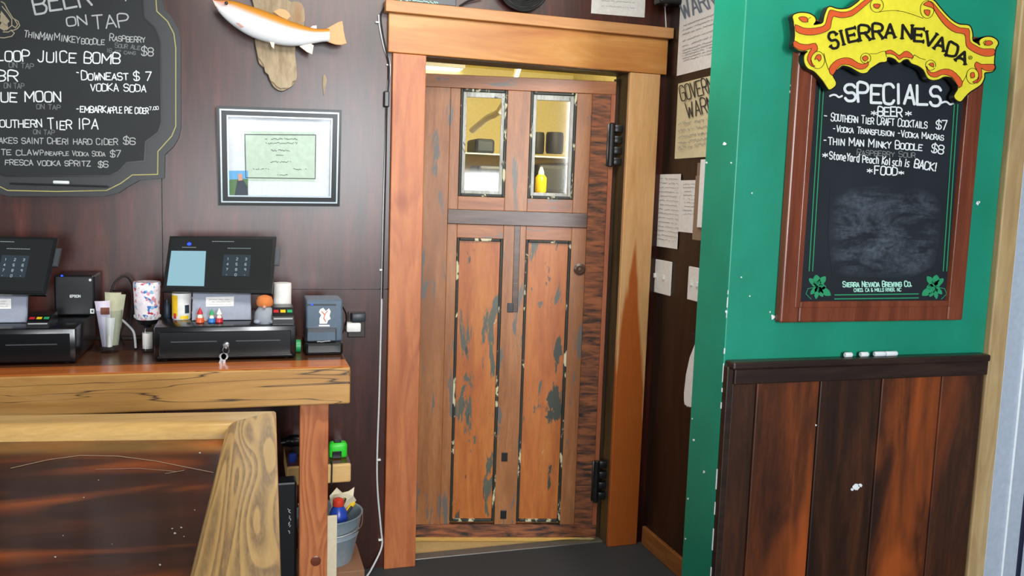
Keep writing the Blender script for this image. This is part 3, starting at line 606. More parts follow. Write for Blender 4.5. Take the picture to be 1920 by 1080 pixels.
b = B(); pb = pY(YN+.002); prism(b, [pb(x, y) for x, y in offset2(OUTS, 2.4)], (0, .018, 0)); fin('banner_backing', b, M['bblack'], sb, 'black outline edge of the banner')
b = B(); pb = pY(YN); prism(b, [pb(x, y) for x, y in OUTS], (0, .003, 0)); ban = fin('banner', b, M['yellow'], sb, 'yellow scroll-shaped banner')
ORG = [[Lc(p) for p in q] for q in (
 ((95,275),(180,310),(270,318),(370,305),(430,280),(450,220),(470,150),(495,110),(570,128),(640,135),(720,118),(800,65),(880,0),(960,-30),(950,5),(900,50),(830,110),(760,165),(700,190),(620,200),(560,190),(525,185),(505,240),(490,320),(430,360),(350,385),(270,395),(180,385),(105,350)),
 ((85,455),(150,490),(240,500),(325,485),(350,550),(330,580),(290,620),(275,670),(300,730),(320,745),(280,745),(240,690),(235,640),(260,580),(280,545),(200,570),(120,550),(75,510)),
 ((340,620),(380,615),(390,660),(365,690),(345,660),(315,670)),
 ((475,780),(530,700),(600,660),(680,648),(740,665),(800,705),(850,720),(900,710),(915,690),(920,730),(880,770),(820,780),(760,755),(700,730),(630,725),(570,770),(515,850)),
 ((850,650),(890,625),(920,655),(880,690)), ((980,45),(1055,50),(1030,95),(985,80)), ((135,200),(180,185),(230,200),(235,245),(180,245)))]
ORG += [[Rc(p) for p in q] for q in (
 ((-50,520),(0,505),(50,535),(90,560),(140,520),(185,525),(230,570),(215,590),(160,580),(120,585),(88,605),(50,565),(0,545),(-40,545)),
 ((330,45),(385,10),(430,30),(480,90),(550,170),(620,235),(700,280),(790,290),(800,350),(805,420),(860,460),(940,495),(1050,495),(1045,560),(960,570),(880,545),(800,500),(765,460),(760,400),(745,345),(660,330),(590,290),(520,220),(460,130),(430,85),(380,65)),
 ((340,100),(400,105),(385,160),(350,140)),
 ((870,625),(920,650),(1045,650),(1050,700),(1000,720),(940,705),(920,690),(925,780),(880,840),(830,830),(880,800),(890,740),(850,670)), ((810,740),(845,735),(850,780),(815,790)),
 ((365,670),(390,720),(440,735),(510,705),(590,700),(660,740),(730,830),(695,890),(640,800),(590,765),(520,755),(470,780),(410,775),(370,730)), ((385,650),(430,635),(435,680)), ((960,420),(1010,410),(1035,440),(1000,460),(960,455)))]
b = B(); pb = pY(YN-.0008); b2 = B(); pb2 = pY(YN-.0012)
for q in ORG:
    flat(b, [pb(x, y) for x, y in smooth2(q, 2)]); ribbon(b2, smooth2(q, 2), .9, pb2, closed=True)
fin('ribbon_fold', b, M['orange'], ban, 'orange folds of the scroll')
def circ(cx, cy, r, a0, a1, n=16, e=1.): return [(cx+r*math.cos(a0+(a1-a0)*i/n), cy+e*r*math.sin(a0+(a1-a0)*i/n)) for i in range(n+1)]
for P_ in ([Lc(p) for p in ((1040,135),(1100,125),(1180,118),(1260,120))]+[Rc(p) for p in ((60,108),(130,118),(220,145),(330,185))], [Lc(p) for p in circ(1015, 60, 75, 0, 2*math.pi, 18, 1.05)], [Rc(p) for p in circ(370, 95, 70, 0, 2*math.pi, 18, 1.3)],
    [Lc(p) for p in circ(350, 675, 78, -2, 3.2, 16, 1.25)], [Lc(p) for p in ((420,600),(440,690),(470,780))], [Lc(p) for p in circ(890, 655, 58, 1.6, 7.2, 16)], [Lc(p) for p in ((935,605),(1010,605),(1070,580),(1110,575),(1125,640))],
    [Rc(p) for p in circ(830, 770, 62, 0, 5.6, 16, 1.3)], [Rc(p) for p in ((780,720),(760,780),(730,830))], [Rc(p) for p in circ(405, 660, 52, .6, 6.6, 16)], [Rc(p) for p in ((355,605),(300,590),(240,555),(215,600))],
    [Lc(p) for p in ((240,250),(240,215),(270,195))], [Rc(p) for p in ((955,460),(940,430),(965,405))]): ribbon(b2, P_, .9, pb2)
ribbon(b2, circ(1819.5, 108, 3.4, 0, 2*math.pi, 12), .8, pb2, closed=True); write(b2, 'R', (1818, 110), (1821.4, 110), 3.6, pb2, w=.6, jit=0)
fin('scroll_lines', b2, M['bblack'], ban, 'thin black drawn lines')
b = B(); pb = pY(YN-.0016)
for ch, bc, tc_, w_ in (('S',Lc((545,540)),Lc((512,365)),15),('I',Lc((645,500)),Lc((608,348)),8),('E',Lc((752,465)),Lc((720,322)),17),('R',Lc((885,450)),Lc((868,290)),19),('R',Lc((1030,432)),Lc((1022,272)),18),('A',Lc((1165,420)),Lc((1165,272)),18),
    ('N',Rc((165,390)),Rc((172,255)),18),('E',Rc((285,418)),Rc((292,292)),17),('V',Rc((385,462)),Rc((418,332)),20),('A',Rc((488,502)),Rc((522,380)),19),('D',Rc((608,568)),Rc((642,440)),18),('A',Rc((705,628)),Rc((750,525)),20)):
    bc, tc_ = Vector(bc), Vector(tc_); up = tc_-bc; rt = Vector((-up.y, up.x)).normalized()*w_
    G = lambda gx_, gy_: bc+rt*(gx_-.5)+up*gy_
    for pl in glyph(ch):
        pts = [G(*p) for p in pl]
        if ch in 'SRDA' and len(pts) > 4: pts = [Vector(q[:2]) for q in cr([(p.x, p.y, 0) for p in pts], 3)]
        ribbon(b, pts, 5.0, pb)
        for e_, nb in ((pts[0], pts[1]), (pts[-1], pts[-2])):
            dd = (nb-e_).normalized(); s_ = Vector((-dd.y, dd.x))
            flat(b, [pb(*q) for q in (e_-s_*4.6-dd*1.2, e_-dd*2.6, e_+s_*4.6-dd*1.2, e_+s_*2+dd*3, e_-s_*2+dd*3)])
fin('lettering', b, M['bblack'], ban, 'black spiky lettering')
# chalk on the ledge below
for i, (x0, x1, lab) in enumerate(((1584, 1597, 'short stub of white chalk, left end of the row on the dark ledge'), (1613, 1627, 'stub of white chalk, middle of the row on the dark ledge'), (1639, 1659, 'long white chalk stick on the dark ledge, touching another chalk'), (1660, 1681, 'white chalk stick at the right end of the row on ledge'))):
    A_, C_ = onY(x0, 663, YG-.02), onY(x1, 663, YG-.02); b = B(); r = .0075
    lathe(b, [(r*.8, A_.x), (r, A_.x+.002), (r, C_.x-.002), (r*.8, C_.x)], (0, YG-.02, ZL+r), 12, M=Matrix(((0, 0, 1), (0, 1, 0), (-1, 0, 0)))); fin('chalk_stick', b, M['chalk'], None, lab, 'chalk', 'chalk on the ledge', smooth=True)
# ------------------------------------------------------------------ things on the dark right wall
def wallpaper(name, y0, y1, zb, zt, mat, label, cat, curl=0.0):
    """sheet on the right wall, from its far edge y0 to its near edge y1"""
    b = B(); n = 8; top = []
    for i in range(n+1):
        t = i/n; x = XR-.0025-curl*math.sin(t*math.pi*1.3)**2; y = y0+(y1-y0)*t
        top.append((bm_v(b, (x, y, zb)), bm_v(b, (x-curl*.3, y, zt)), bm_v(b, (x+.0012, y, zb)), bm_v(b, (x-curl*.3+.0012, y, zt))))
    for p, q in zip(top, top[1:]):
        b.faces.new((p[0], q[0], q[1], p[1])); b.faces.new((p[2], p[3], q[3], q[2])); b.faces.new((p[1], q[1], q[3], p[3])); b.faces.new((p[0], p[2], q[2], q[0]))
    for p in (top[0], top[-1]): b.faces.new((p[0], p[1], p[3], p[2]))
    th = thing(name, label, cat, (XR-.004, (y0+y1)/2, zb)); fin('sheet', b, mat, th); return th
def bm_v(b, p): return b.verts.new(p)
pr4 = pX(XR-.0055); pr9 = pX(XR-.014)
Y0 = onX(1272, 100, XR).y
w1 = wallpaper('warning_poster', Y0, Y0-.60, onX(1272, 142, XR).z, onX(1272, 142, XR).z+.40, M['paper'], 'white warning poster, upper one on the dark right wall', 'poster')
b = B(); write(b, 'WARNING', (1279, 36), (1384, -6), 34, pr4, w=3.2, jit=0, lean=.12); fin('lettering', b, M['ink_blue'], w1, 'grey capitals')
b = B()
for i, yb in enumerate((50, 58, 66, 78, 88, 96, 101, 106, 111, 116)): scribble(b, (1280, yb), (1338, yb-22+i*.6), 2.2, pr4, .9)
fin('small_print', b, M['ink_grey'], w1)
Y0 = onX(1270, 220, XR).y; g0, g1 = onX(1266, 298, XR), onX(1274, 157, XR)
w2 = wallpaper('government_poster', Y0, Y0-.56, g0.z, g1.z, M['manila'], 'yellowed government warning poster under the white warning poster', 'poster', .006)
b = B(); write(b, 'GOVERNMENT', (1277, 190), (1384, 158), 28, pr9, w=1.9, jit=0, lean=.1); write(b, 'WARNING', (1288, 222), (1372, 198), 28, pr9, w=1.9, jit=0, lean=.1); fin('lettering', b, M['ink'], w2, 'black capitals')
b = B()
for yb in (236, 248, 260, 271, 281): scribble(b, (1272, yb), (1330, yb-9), 6, pr9, 1.1, dens=3)
fin('small_print', b, M['ink_grey'], w2)
a0, a1 = onX(1226, 325, XR), onX(1279, 330, XR); zb_ = onX(1250, 464, XR).z
w3 = wallpaper('price_list', a0.y, a1.y, zb_, onX(1250, 327, XR).z, M['paper'], 'white printed list above the light switch, nearest the door', 'paper', .004)
b = B()
for i in range(15): scribble(b, (1231, 336+i*8), (1272, 337+i*8.4), 2.2, pX(XR-.0085), .8)
fin('small_print', b, M['ink_grey'], w3)
a0, a1 = onX(1275, 338, XR), onX(1306, 340, XR)
w4 = wallpaper('note_sheet', a0.y-.004, a1.y-.12, onX(1290, 436, XR).z, onX(1290, 338, XR).z, M['paper'], 'white note sheet between the printed list and brown wall file', 'paper', .002)
b = B()
for i in range(9): scribble(b, (1281, 346+i*7), (1303, 346+i*7.1), 2, pX(XR-.006), .8)
fin('small_print', b, M['ink_grey'], w4)
# wall file holder, mostly behind the green wall
A_ = onX(1307, 320, XR-.05); yh = A_.y; zt_ = onX(1310, 305, XR-.05).z; zb_ = onX(1305, 450, XR-.05).z
fh = thing('wall_file', 'brown wall file holder with white papers, beside the green wall edge', 'file holder', (XR-.03, yh-.14, zb_))
b = B(); box(b, (XR-.055, yh-.3, zb_), (XR-.05, yh, zt_-.05), .001); box(b, (XR-.05, yh-.005, zb_), (XR, yh, zt_), .001); box(b, (XR-.05, yh-.3, zb_), (XR, yh, zb_+.005)); box(b, (XR-.006, yh-.3, zb_), (XR-.001, yh, zt_+.08)); fin('pocket', b, M['holder'], fh)
b = B(); box(b, (XR-.066, yh-.3, zb_+.05), (XR-.058, yh-.05, zt_+.01), .001); fin('paper_sheet', b, M['paper'], fh, 'white papers')
for i, (x0, x1, y0, y1, lab, nt_) in enumerate(((1222, 1262, 484, 550, 'white light switch plate nearest the wooden door casing', 1), (1294, 1325, 499, 566, 'white light switch plate half hidden by the green wall edge', 2))):
    A_, C_ = onX(x0, y0, XR), onX(x1, y0+2, XR); z0, z1_ = onX(x0, y1-4, XR).z, onX(x0, y0, XR).z
    if i: C_.y = A_.y-.115
    sw = thing('light_switch', lab, 'switch', (XR, (A_.y+C_.y)/2, z0), group='light switches on the right wall')
    b = B(); box(b, (XR-.007, C_.y, z0), (XR, A_.y, z1_), .003); fin('plate', b, M['white'], sw)
    for k in range(2):
        yc = A_.y+(C_.y-A_.y)*(.3+.4*k); b = B(); box(b, (XR-.016, yc-.005, (z0+z1_)/2-.008), (XR-.006, yc+.005, (z0+z1_)/2+.012), .002); fin('toggle', b, M['white'], sw)
# white cloth hanging by the green wall
b = B(); Xc = XR-.05; out = [(1311, 626), (1303, 640), (1292, 668), (1285, 700), (1281, 735), (1281, 752), (1285, 757), (1285, 763), (1303, 765), (1320, 765), (1336, 740), (1336, 640)]
prism(b, [onX(x, y, Xc) for x, y in out], (.045, 0, 0), bev=.006); tw = fin('hanging_towel', b, M['paper'], None, 'white cloth hanging low on the dark right wall, behind the green wall edge', 'towel', smooth=True)
b = B(); yt = onX(1312, 630, XR).y; tube(b, [(XR, yt-.06, onX(1312, 626, XR).z), (XR-.05, yt-.06, onX(1312, 626, XR).z+.005)], .005, 8, 1); box(b, (XR-.055, yt-.1, onX(1312, 640, Xc).z-.01), (XR-.045, yt-.02, onX(1312, 626, XR).z+.01), .003); fin('wall_hook', b, M['hinge'], tw)
# dark box in the top corner
A_ = onX(1256, 6, XR-.06); b = B(); box(b, (XR-.10, A_.y+.005, A_.z), (XR, YW-.04, A_.z+.15), .01); fin('speaker', b, M['black'], None, 'dark box high in the corner above the warning poster', 'speaker')
# ------------------------------------------------------------------ on and over the door header
ZC = 2.233
A_ = onY(1042, 20, YC).x; c0 = onY(978, 10, YC-.005)
coil = B()
for i in range(7):
    r = .105-.006*i; pts = [(c0.x+r*math.cos(2*math.pi*t/20+i), YC-.016+.004*i+.0025*math.sin(3*t+i), ZC+.117+.002*i+r*math.sin(2*math.pi*t/20+i)) for t in range(21)]; tube(coil, pts, .0055, 8, 2)
fin('cable_coil', coil, M['rubber'], None, 'coil of black cable standing on the door header', 'cable', smooth=True)
b = B(); e0 = onY(866, 12, YC-.01); tube(b, [Vector((e0.x-.01, YC-.015, ZC+.004)), Vector((e0.x+.03, YC-.012, ZC+.03)), Vector((e0.x+.09, YC-.01, ZC+.05))], .004, 8); fin('cable_end', b, M['rubber'], None, 'loose black cable end on the door header beside grey box', 'cable', smooth=True)
p0, p1 = onY(731, 3, YC), onY(853, 12, YC)
gb = thing('grey_box', 'low grey box with white print, left end of the door header', 'box', ((p0.x+p1.x)/2, YC, ZC))
b = B(); box(b, (p0.x+.012, YC-.022, ZC), (p1.x, YC+.018, ZC+.06), .003); fin('box_body', b, M['dgrey'], gb)
b = B(); scribble(b, (742, 1), (822, 7), 4, pY(YC-.0228), 1.6, dens=4); fin('print', b, M['seagreen'], gb)
b = B(); box(b, (p0.x, YC-.02, ZC), (p0.x+.011, YC+.01, ZC+.03), .002); fin('red_cap', b, M['redcap'], None, 'small red cap at the left end of the door header', 'cap')
p0, p1 = onY(1108, 25, YW), onY(1208, 33, YW)
nt_ = thing('wall_notice', 'white notice pinned on the wall above the door header', 'notice', ((p0.x+p1.x)/2, YW, p1.z+.005))
b = B(); prism(b, [Vector((p0.x, YW-.002, p0.z)), Vector((p1.x, YW-.002, p1.z)), Vector((p1.x, YW-.002, p1.z+.216)), Vector((p0.x, YW-.002, p0.z+.216))], (0, .0015, 0)); fin('sheet', b, M['paper'], nt_)
b = B(); scribble(b, (1128, 2), (1190, 6), 2, pY(YW-.003), .8); scribble(b, (1128, 12), (1190, 16), 2, pY(YW-.003), .8); fin('small_print', b, M['ink_grey'], nt_)
b = B(); tube(b, [onY(1247, 12, YW-.004), onY(1249, 52, YW-.004)], .003, 6, 1); fin('corner_edge_line', b, M['wirewhite'], None, 'thin pale line along the corner edge above the right end of header', 'wire')  # pale tube drawn for the wall corner edge; no cable runs here
# ------------------------------------------------------------------ cables beside the casing
def wallcable(name, pxs, Y, r, mat, label, extra=None):
    root = thing(name, label, 'cable', onY(*pxs[-1], Y)); b = B(); tube(b, [onY(x, y, Y) for x, y in pxs] + (extra or []), r, 8, 5); fin('wire', b, mat, root, smooth=True); return root
wc = wallcable('white_cable', [(710, 28), (712, 50), (717, 75), (722, 95), (729, 112), (731, 135), (727, 165), (725, 215), (722, 300), (719, 400), (717, 500), (714, 620), (711, 740), (707, 860), (708, 920), (714, 990), (716, 1024)], YW-.006, .0038, M['wirewhite'], 'white cable clipped to the wall along the left door casing',
   [Vector((.49, 3.28, .03)), Vector((.455, 3.235, .006)), Vector((.41, 3.18, .005)), Vector((.36, 3.165, .005)), Vector((.28, 3.18, .005))])
for (x, y) in ((709, 42), (729, 122), (716, 506), (711, 862), (714, 1012)):
    c = onY(x, y, YW-.006); b = B(); box(b, (c.x-.010, YW-.012, c.z-.003), (c.x+.006, YW, c.z+.003), .001); fin('cable_clip', b, M['white'], wc)
bc_ = wallcable('black_cable', [(722, 12), (714, 30), (717, 60), (724, 95), (729, 118), (729, 150), (727, 175), (725, 215), (723, 320), (720, 440), (717, 560)], YW-.0136, .0032, M['rubber'], 'black cord with inline connector beside the left door casing')
c = onY(724.5, 186, YW-.012); b = B(); box(b, (c.x-.010, YW-.022, c.z-.03), (c.x+.010, YW-.001, c.z+.03), .004); fin('inline_connector', b, M['black'], bc_)
# ------------------------------------------------------------------ big chalkboard menu
YBd = YW-.03
bd = thing('beer_chalkboard', 'large black scalloped chalkboard listing beers on tap', 'chalkboard', onY(107, 365, YW))
def mir(P): return [(214-x, y-(x-107)*.0) for x, y in reversed(P)]
out_r = [(302, -60), (304, 0), (308, 17), (322, 32), (333, 52), (339, 75), (339, 240), (335, 258), (325, 275), (309, 290), (308, 334), (262, 338), (240, 350), (222, 362), (195, 368), (107, 368)]
inn_r = [(266, -60), (267, 0), (269, 33), (290, 52), (300, 78), (303, 230), (297, 248), (273, 266), (271, 302), (238, 305), (222, 322), (205, 330), (107, 330)]
lin_r = [(292, -60), (292.5, 0), (294, 21), (314, 40), (326, 63), (329.5, 90), (329.5, 237), (322, 255), (296, 284), (295.5, 327), (248, 328), (226, 344), (200, 357), (107, 359)]
def full(P): return P+mir(P)[1:]
pf = pY(YBd)
b = B(); prism(b, [pf(x, y) for x, y in full(out_r)], (0, YW-YBd, 0)); fin('frame', b, M['slate_frame'], bd)
b = B(); O_, I_ = full(out_r), full(inn_r)
pi = pY(YBd-.0015); flat(b, [pi(x, y) for x, y in I_]); fin('slate', b, M['slate'], bd)
b = B(); bp = pY(YBd-.003); ribbon(b, full(inn_r)[:], 3.0, bp); fin('inner_lip', b, M['black'], bd)
b = B(); ribbon(b, full(lin_r), 2.0, pY(YBd-.002)); fin('yellow_line', b, M['yellowline'], bd, 'thin yellow border line')
# chalk tray lip at the foot of the slate
z_ = onY(107, 345, YBd).z; x0, x1 = onY(20, 345, YBd).x, onY(205, 345, YBd).x
b = B(); box(b, (x0, YBd-.02, z_-.006), (x1, YBd+.002, z_), .003); fin('chalk_rail', b, M['slate_frame'], bd)
pc = pY(YBd-.0022)
ctext(bd, 'chalk_lettering', [
 ('LOOP JUICE BOMB', (-8, 114), (227, 119), 19, dict(w=2.4)), ('PBR', (-32, 152), (36, 151), 20, dict(w=2.5)), ('BLUE MOON', (-32, 191), (116, 191), 18, dict(w=2.5)), ('-', (140, 144), (149, 145), 16, dict(w=2)),
 ('Downeast', (152, 150), (242, 150), 16, dict(w=2.1)), ('$ 7', (250, 151), (286, 152), 17, dict(w=2.1)), ('VODKA SODA', (169, 170), (275, 172), 13, dict(w=1.9)),
 ('Southern', (-14, 239), (80, 239), 16, dict(w=2, small=.85)), ('Tier', (89, 242), (136, 242), 19, dict(w=2.2)), ('IPA', (146, 242), (186, 242), 18, dict(w=2.2)), ('-EMBARK', (142, 210), (200, 211), 11, dict(w=2)), ('APPLE PIE CIDER', (201, 212), (279, 213), 11, dict(w=1.7)), ('7.00', (280, 207), (298, 205), 6, dict(w=1.2))], M['chalk'], pc)
ctext(bd, 'grey_chalk_lettering', [
 ('BEER', (64, 26), (176, 8), 38, dict(w=4.0)), ('ON', (125, 50), (166, 46), 17, dict(w=2.6)), ('TAP', (173, 55), (246, 50), 25, dict(w=2.6)), ("'", (234, 12), (240, 12), 14, dict(w=2.4)),
 ('Thin', (44, 69), (73, 73), 13, dict(w=1.6)), ('Man', (73, 73), (98, 76), 14, dict(w=1.6)), ('Minkey', (101, 75), (150, 81), 14, dict(w=1.6)), ('boodle', (152, 82), (197, 84), 12, dict(w=1.6, small=.8)), ('Raspberry', (205, 76), (273, 80), 12, dict(w=1.6)), ('$8', (264, 103), (289, 105), 15, dict(w=1.9)),
 ('LAKES SAINT CHERI HARD CIDER', (-12, 268), (222, 272), 10.5, dict(w=1.6)), ('$6', (230, 270), (255, 272), 13, dict(w=1.8)), ('WHITE CLAW', (-28, 290), (74, 291), 10, dict(w=1.6)), ('Pineapple Vodka Soda', (75, 291), (198, 293), 9, dict(w=1.3)), ('$7', (206, 294), (228, 295), 12, dict(w=1.7)),
 ('FRESCA VODKA SPRITZ', (9, 309), (171, 312), 9.5, dict(w=1.6)), ('$6', (183, 313), (204, 314), 11, dict(w=1.7))], M['chalk_grey'], pc)
ctext(bd, 'faint_lettering', [('ON TAP', (16, 126), (64, 129), 9, dict(w=1.4)), ('ON TAP', (7, 165), (46, 166), 9, dict(w=1.4)), ('ON TAP', (68, 204), (114, 206), 9, dict(w=1.4)), ('ON TAP', (62, 251), (103, 253), 8, dict(w=1.4)), ('Sour Ale', (215, 89), (263, 93), 9, dict(w=1.4)), ('16 oz cans', (200, 98), (255, 103), 7, dict(w=1.2))], M['chalk_dim'], pc)
b = B()
for P_ in (((2, 3), (8, 6), (14, 18), (24, 34), (34, 40), (37, 48), (32, 54), (22, 58), (27, 62), (22, 68), (8, 71), (-10, 70)), ((4, 12), (14, 24), (22, 36), (22, 48), (12, 56)), ((28, 38), (33, 46), (29, 52), (23, 48)), ((2, 24), (12, 36), (14, 50), (4, 54)), ((-8, 18), (4, 30), (6, 44), (-6, 52)), ((6, 60), (16, 60), (22, 56))): ribbon(b, P_, 1.8, pc)
for P_ in (((2, 20), (18, 40), (10, 48), (0, 40)), ((4, 40), (16, 52), (8, 58), (-2, 52))): flat(b, [pc(*q) for q in P_])
fin('chalk_sketch', b, M['chalk_tan'], bd, 'tan chalk sketch of an animal head')
A_, C_ = onY(100, 339, YBd-.01), onY(130, 339, YBd-.01); b = B(); r = .006
lathe(b, [(r*.8, A_.x), (r, A_.x+.003), (r, C_.x-.003), (r*.8, C_.x)], (0, YBd-.011, z_+r), 12, M=Matrix(((0, 0, 1), (0, 1, 0), (-1, 0, 0)))); fin('chalk_stick', b, M['chalk'], None, 'white chalk stick on the rail of the black beer chalkboard', 'chalk', smooth=True)
# ------------------------------------------------------------------ mounted fish
def Fc(p): return (p[0]/6+390, p[1]/6)
YF = YW-.075
fi = thing('mounted_fish', 'mounted golden trout on a piece of driftwood, above the certificate', 'fish', onY(528, 170, YW))
D_ = [Fc(p) for p in ((500,0),(480,-90),(700,-120),(850,-90),(880,20),(960,15),(1050,30),(1085,130),(1080,280),(1000,400),(985,520),(980,610),(1000,800),(990,900),(940,970),(830,1020),(740,970),(690,870),(660,780),(580,710),(555,600),(530,450),(540,200))]
b = B(); pd = pY(YW-.035); prism(b, [pd(x, y) for x, y in smooth2(D_, 3)], (0, .035, 0), bev=.008)
ob = fin('driftwood', b, M['drift'], fi, smooth=50)
SP = [(66,14,14),(110,40,42),(170,74,82),(260,120,118),(400,195,148),(560,268,165),(720,325,160),(880,372,145),(1040,398,120),(1180,404,88),(1290,398,74),(1365,396,76)]
cl = cr([(a, c, h) for a, c, h in SP], 4); b = B(); lay = b.verts.layers.float_color.new('skin'); rings = []; NR = 20; vcol = {}
for i, q in enumerate(cl):
    nx = cl[min(i+1, len(cl)-1)]-cl[max(i-1, 0)]; t = Vector((nx.x, nx.y)).normalized(); nrm = Vector((t.y, -t.x)); ring = []
    for j in range(NR):
        a = 2*math.pi*j/NR; cpx = Vector((q.x, q.y))+nrm*q.z*math.sin(a); p = onY(*Fc((cpx.x, cpx.y)), YF); p.y = YF - math.cos(a)*q.z*.5/6*3.25/F
        v = b.verts.new(p); ring.append(v); vcol[v] = (math.sin(a), i/len(cl))
    rings.append(ring)
for a, c in zip(rings, rings[1:]):
    for j in range(NR): b.faces.new((a[j], a[(j+1) % NR], c[(j+1) % NR], c[j]))
b.faces.new(rings[0][::-1]); b.faces.new(rings[-1])
GRD = [(-1, 'd2d6da'), (-.2, 'dcdcdc'), (.25, 'd9c8cc'), (.42, 'd6aa96'), (.56, 'cc9040'), (1, 'c07c1e')]
for v, (s, t) in vcol.items():
    for (s0, c0_), (s1, c1_) in zip(GRD, GRD[1:]):
        if s0 <= s <= s1:
            k = (s-s0)/(s1-s0); A0, A1 = lin(c0_), lin(c1_); cc = [A0[i]*(1-k)+A1[i]*k for i in range(3)]; break
    if t < .2 and s > -.3: cc = [cc[0]*.6+.45*.4*1.6, cc[1]*.6+.2*.4, cc[2]*.6+.16*.4]
    v[lay] = (*cc, 1)
m, nt, p = base_mat('trout_skin'); setp(p, rough=.25, coat=.4); at = nd(nt, 'ShaderNodeVertexColor'); at.layer_name = 'skin'; nt.links.new(at.outputs[0], p.inputs['Base Color']); M['trout'] = m
fin('body', b, M['trout'], fi, smooth=70)
M['fin_o'] = plain('orange_fin', 'cc8c4a', .4); M['fin_p'] = plain('pale_fin', 'd9bfb0', .4)
def finp(name, P, mat, Y=YF-.004, th=.007):
    b = B(); pr = pY(Y); prism(b, [pr(*Fc(p)) for p in P], (0, th, 0), bev=.0015); fin(name, b, mat, fi)
finp('tail_fin', ((1335,322),(1400,285),(1460,252),(1512,235),(1522,300),(1520,340),(1540,420),(1560,488),(1500,505),(1430,500),(1350,470)), M['fin_o'])
finp('dorsal_fin', ((735,130),(800,97),(870,108),(915,145),(930,185),(890,222),(800,180)), M['fin_o']); finp('adipose_fin', ((1150,312),(1175,290),(1222,285),(1222,325)), M['fin_p'])
finp('pelvic_fin', ((695,470),(750,470),(742,548),(715,525)), M['fin_p'], YF-.01); finp('anal_fin', ((1030,520),(1140,480),(1190,510),(1172,612),(1110,582)), M['fin_p'])
M['fin_r'] = plain('red_fin', 'b07468', .4); finp('pectoral_fin', ((310,252),(350,262),(405,300),(370,310)), M['fin_r'], YF-.058, .004)
finp('jaw', ((52,-4),(70,8),(110,45),(160,80),(200,110),(190,140),(120,100),(80,60)), M['fin_p'], YF-.008, .016)
b = B(); e = onY(*Fc((205, 22)), YF-.045); ball(b, (e.x, YF-.026, e.z), .006, .004, .006); fin('eye', b, M['black'], fi)
b = B(); pp = pY(YW-.006); prism(b, [pp(x, y) for x, y in ((606, 141), (610, 140), (613, 150), (610, 166), (607, 179), (605, 160))], (0, .006, 0)); fin('wood_splinter', b, M['drift'], None, 'thin wood splinter stuck on the wall below the fish tail', 'splinter')
# ------------------------------------------------------------------ certificate
cf = thing('framed_certificate', 'certificate in a black frame on the dark wall', 'picture frame', onY(523, 386, YW))
ct = [onY(406, 198, YW-.05), onY(641, 206, YW-.05), onY(637, 387, YW-.022), onY(409.6, 385, YW-.022)]
def q4(u, v, d=0):
    p = ct[0].lerp(ct[1], u).lerp(ct[3].lerp(ct[2], u), v); return p+Vector((0, d, 0))
def frameq(b, u0, v0, u1, v1, iu, iv, d0, th, bev=0):
    o = [(u0, v0), (u1, v0), (u1, v1), (u0, v1)]; n = [(u0+iu, v0+iv), (u1-iu, v0+iv), (u1-iu, v1-iv), (u0+iu, v1-iv)]
    for k in range(4): prism(b, [q4(*o[k], d0), q4(*o[(k+1) % 4], d0), q4(*n[(k+1) % 4], d0), q4(*n[k], d0)], (0, th, 0), bev=bev)
b = B(); frameq(b, 0, 0, 1, 1, .088, .105, 0, .018, .002); fin('frame', b, M['pframe'], cf)
b = B(); frameq(b, .022, .03, .978, .97, .012, .015, -.0025, .004); frameq(b, .076, .09, .924, .91, .012, .015, -.0025, .004); fin('frame_line', b, M['pframe_s'], cf, 'silvery bead of the frame')
b = B(); prism(b, [q4(.05, .06, .010), q4(.95, .06, .010), q4(.95, .94, .010), q4(.05, .94, .010)], (0, .006, 0)); fin('mat', b, M['mat_w'], cf, 'white mat')
b = B(); flat(b, [q4(.21, .24, .009), q4(.78, .235, .009), q4(.79, .74, .009), q4(.215, .745, .009)]); fin('certificate', b, M['cert'], cf, 'pale green certificate')
pt = lambda x, y: onPl(x, y, q4(.5, .5, .0078), (ct[1]-ct[0]).cross(ct[3]-ct[0]).normalized())
b = B()
ribbon(b, [(459, 252), (592, 253), (591, 335), (461, 333)], 1.3, pt, closed=True)
for x0, x1, y, h in ((497, 558, 262, 3), (494, 558, 270, 3), (506, 546, 284, 4), (518, 532, 292, 2), (507, 546, 305, 3), (475, 505, 318, 3), (548, 575, 319, 3), (520, 540, 329, 2)): scribble(b, (x0, y), (x1, y), h, pt, .8)
fin('print', b, M['ink'], cf)
b = B(); P_ = lambda x, y: pt(x, y)
flat(b, [pt(*q) for q in ((429, 320), (465, 320), (465, 366), (429, 366))], 0); o3 = Vector((0, -.0006, 0))
flat(b, [pt(*q)+o3 for q in ((429, 337), (465, 335), (465, 366), (429, 366))], 1); flat(b, [pt(*q)+o3*2 for q in ((445, 338), (455, 336), (464, 350), (465, 366), (440, 366))], 2); flat(b, [pt(*q)+o3*3 for q in ((446, 326), (454, 326), (455, 338), (447, 339))], 3)
fin('snapshot', b, [M['sky_b'], M['photo_g'], M['photo_d'], M['skin']], cf, 'small colour photo tucked in the corner')
b = B(); prism(b, [q4(.08, .09, .005), q4(.92, .09, .005), q4(.92, .91, .005), q4(.08, .91, .005)], (0, .0015, 0)); fin('glass', b, glass_mat('picture_glass', .05, ior=1.12), cf)
b = B(); c = q4(.5, 0, .01); box(b, (c.x-.02, c.y, c.z-.02), (c.x+.02, YW, c.z-.012)); fin('hanger', b, M['steel'], cf)
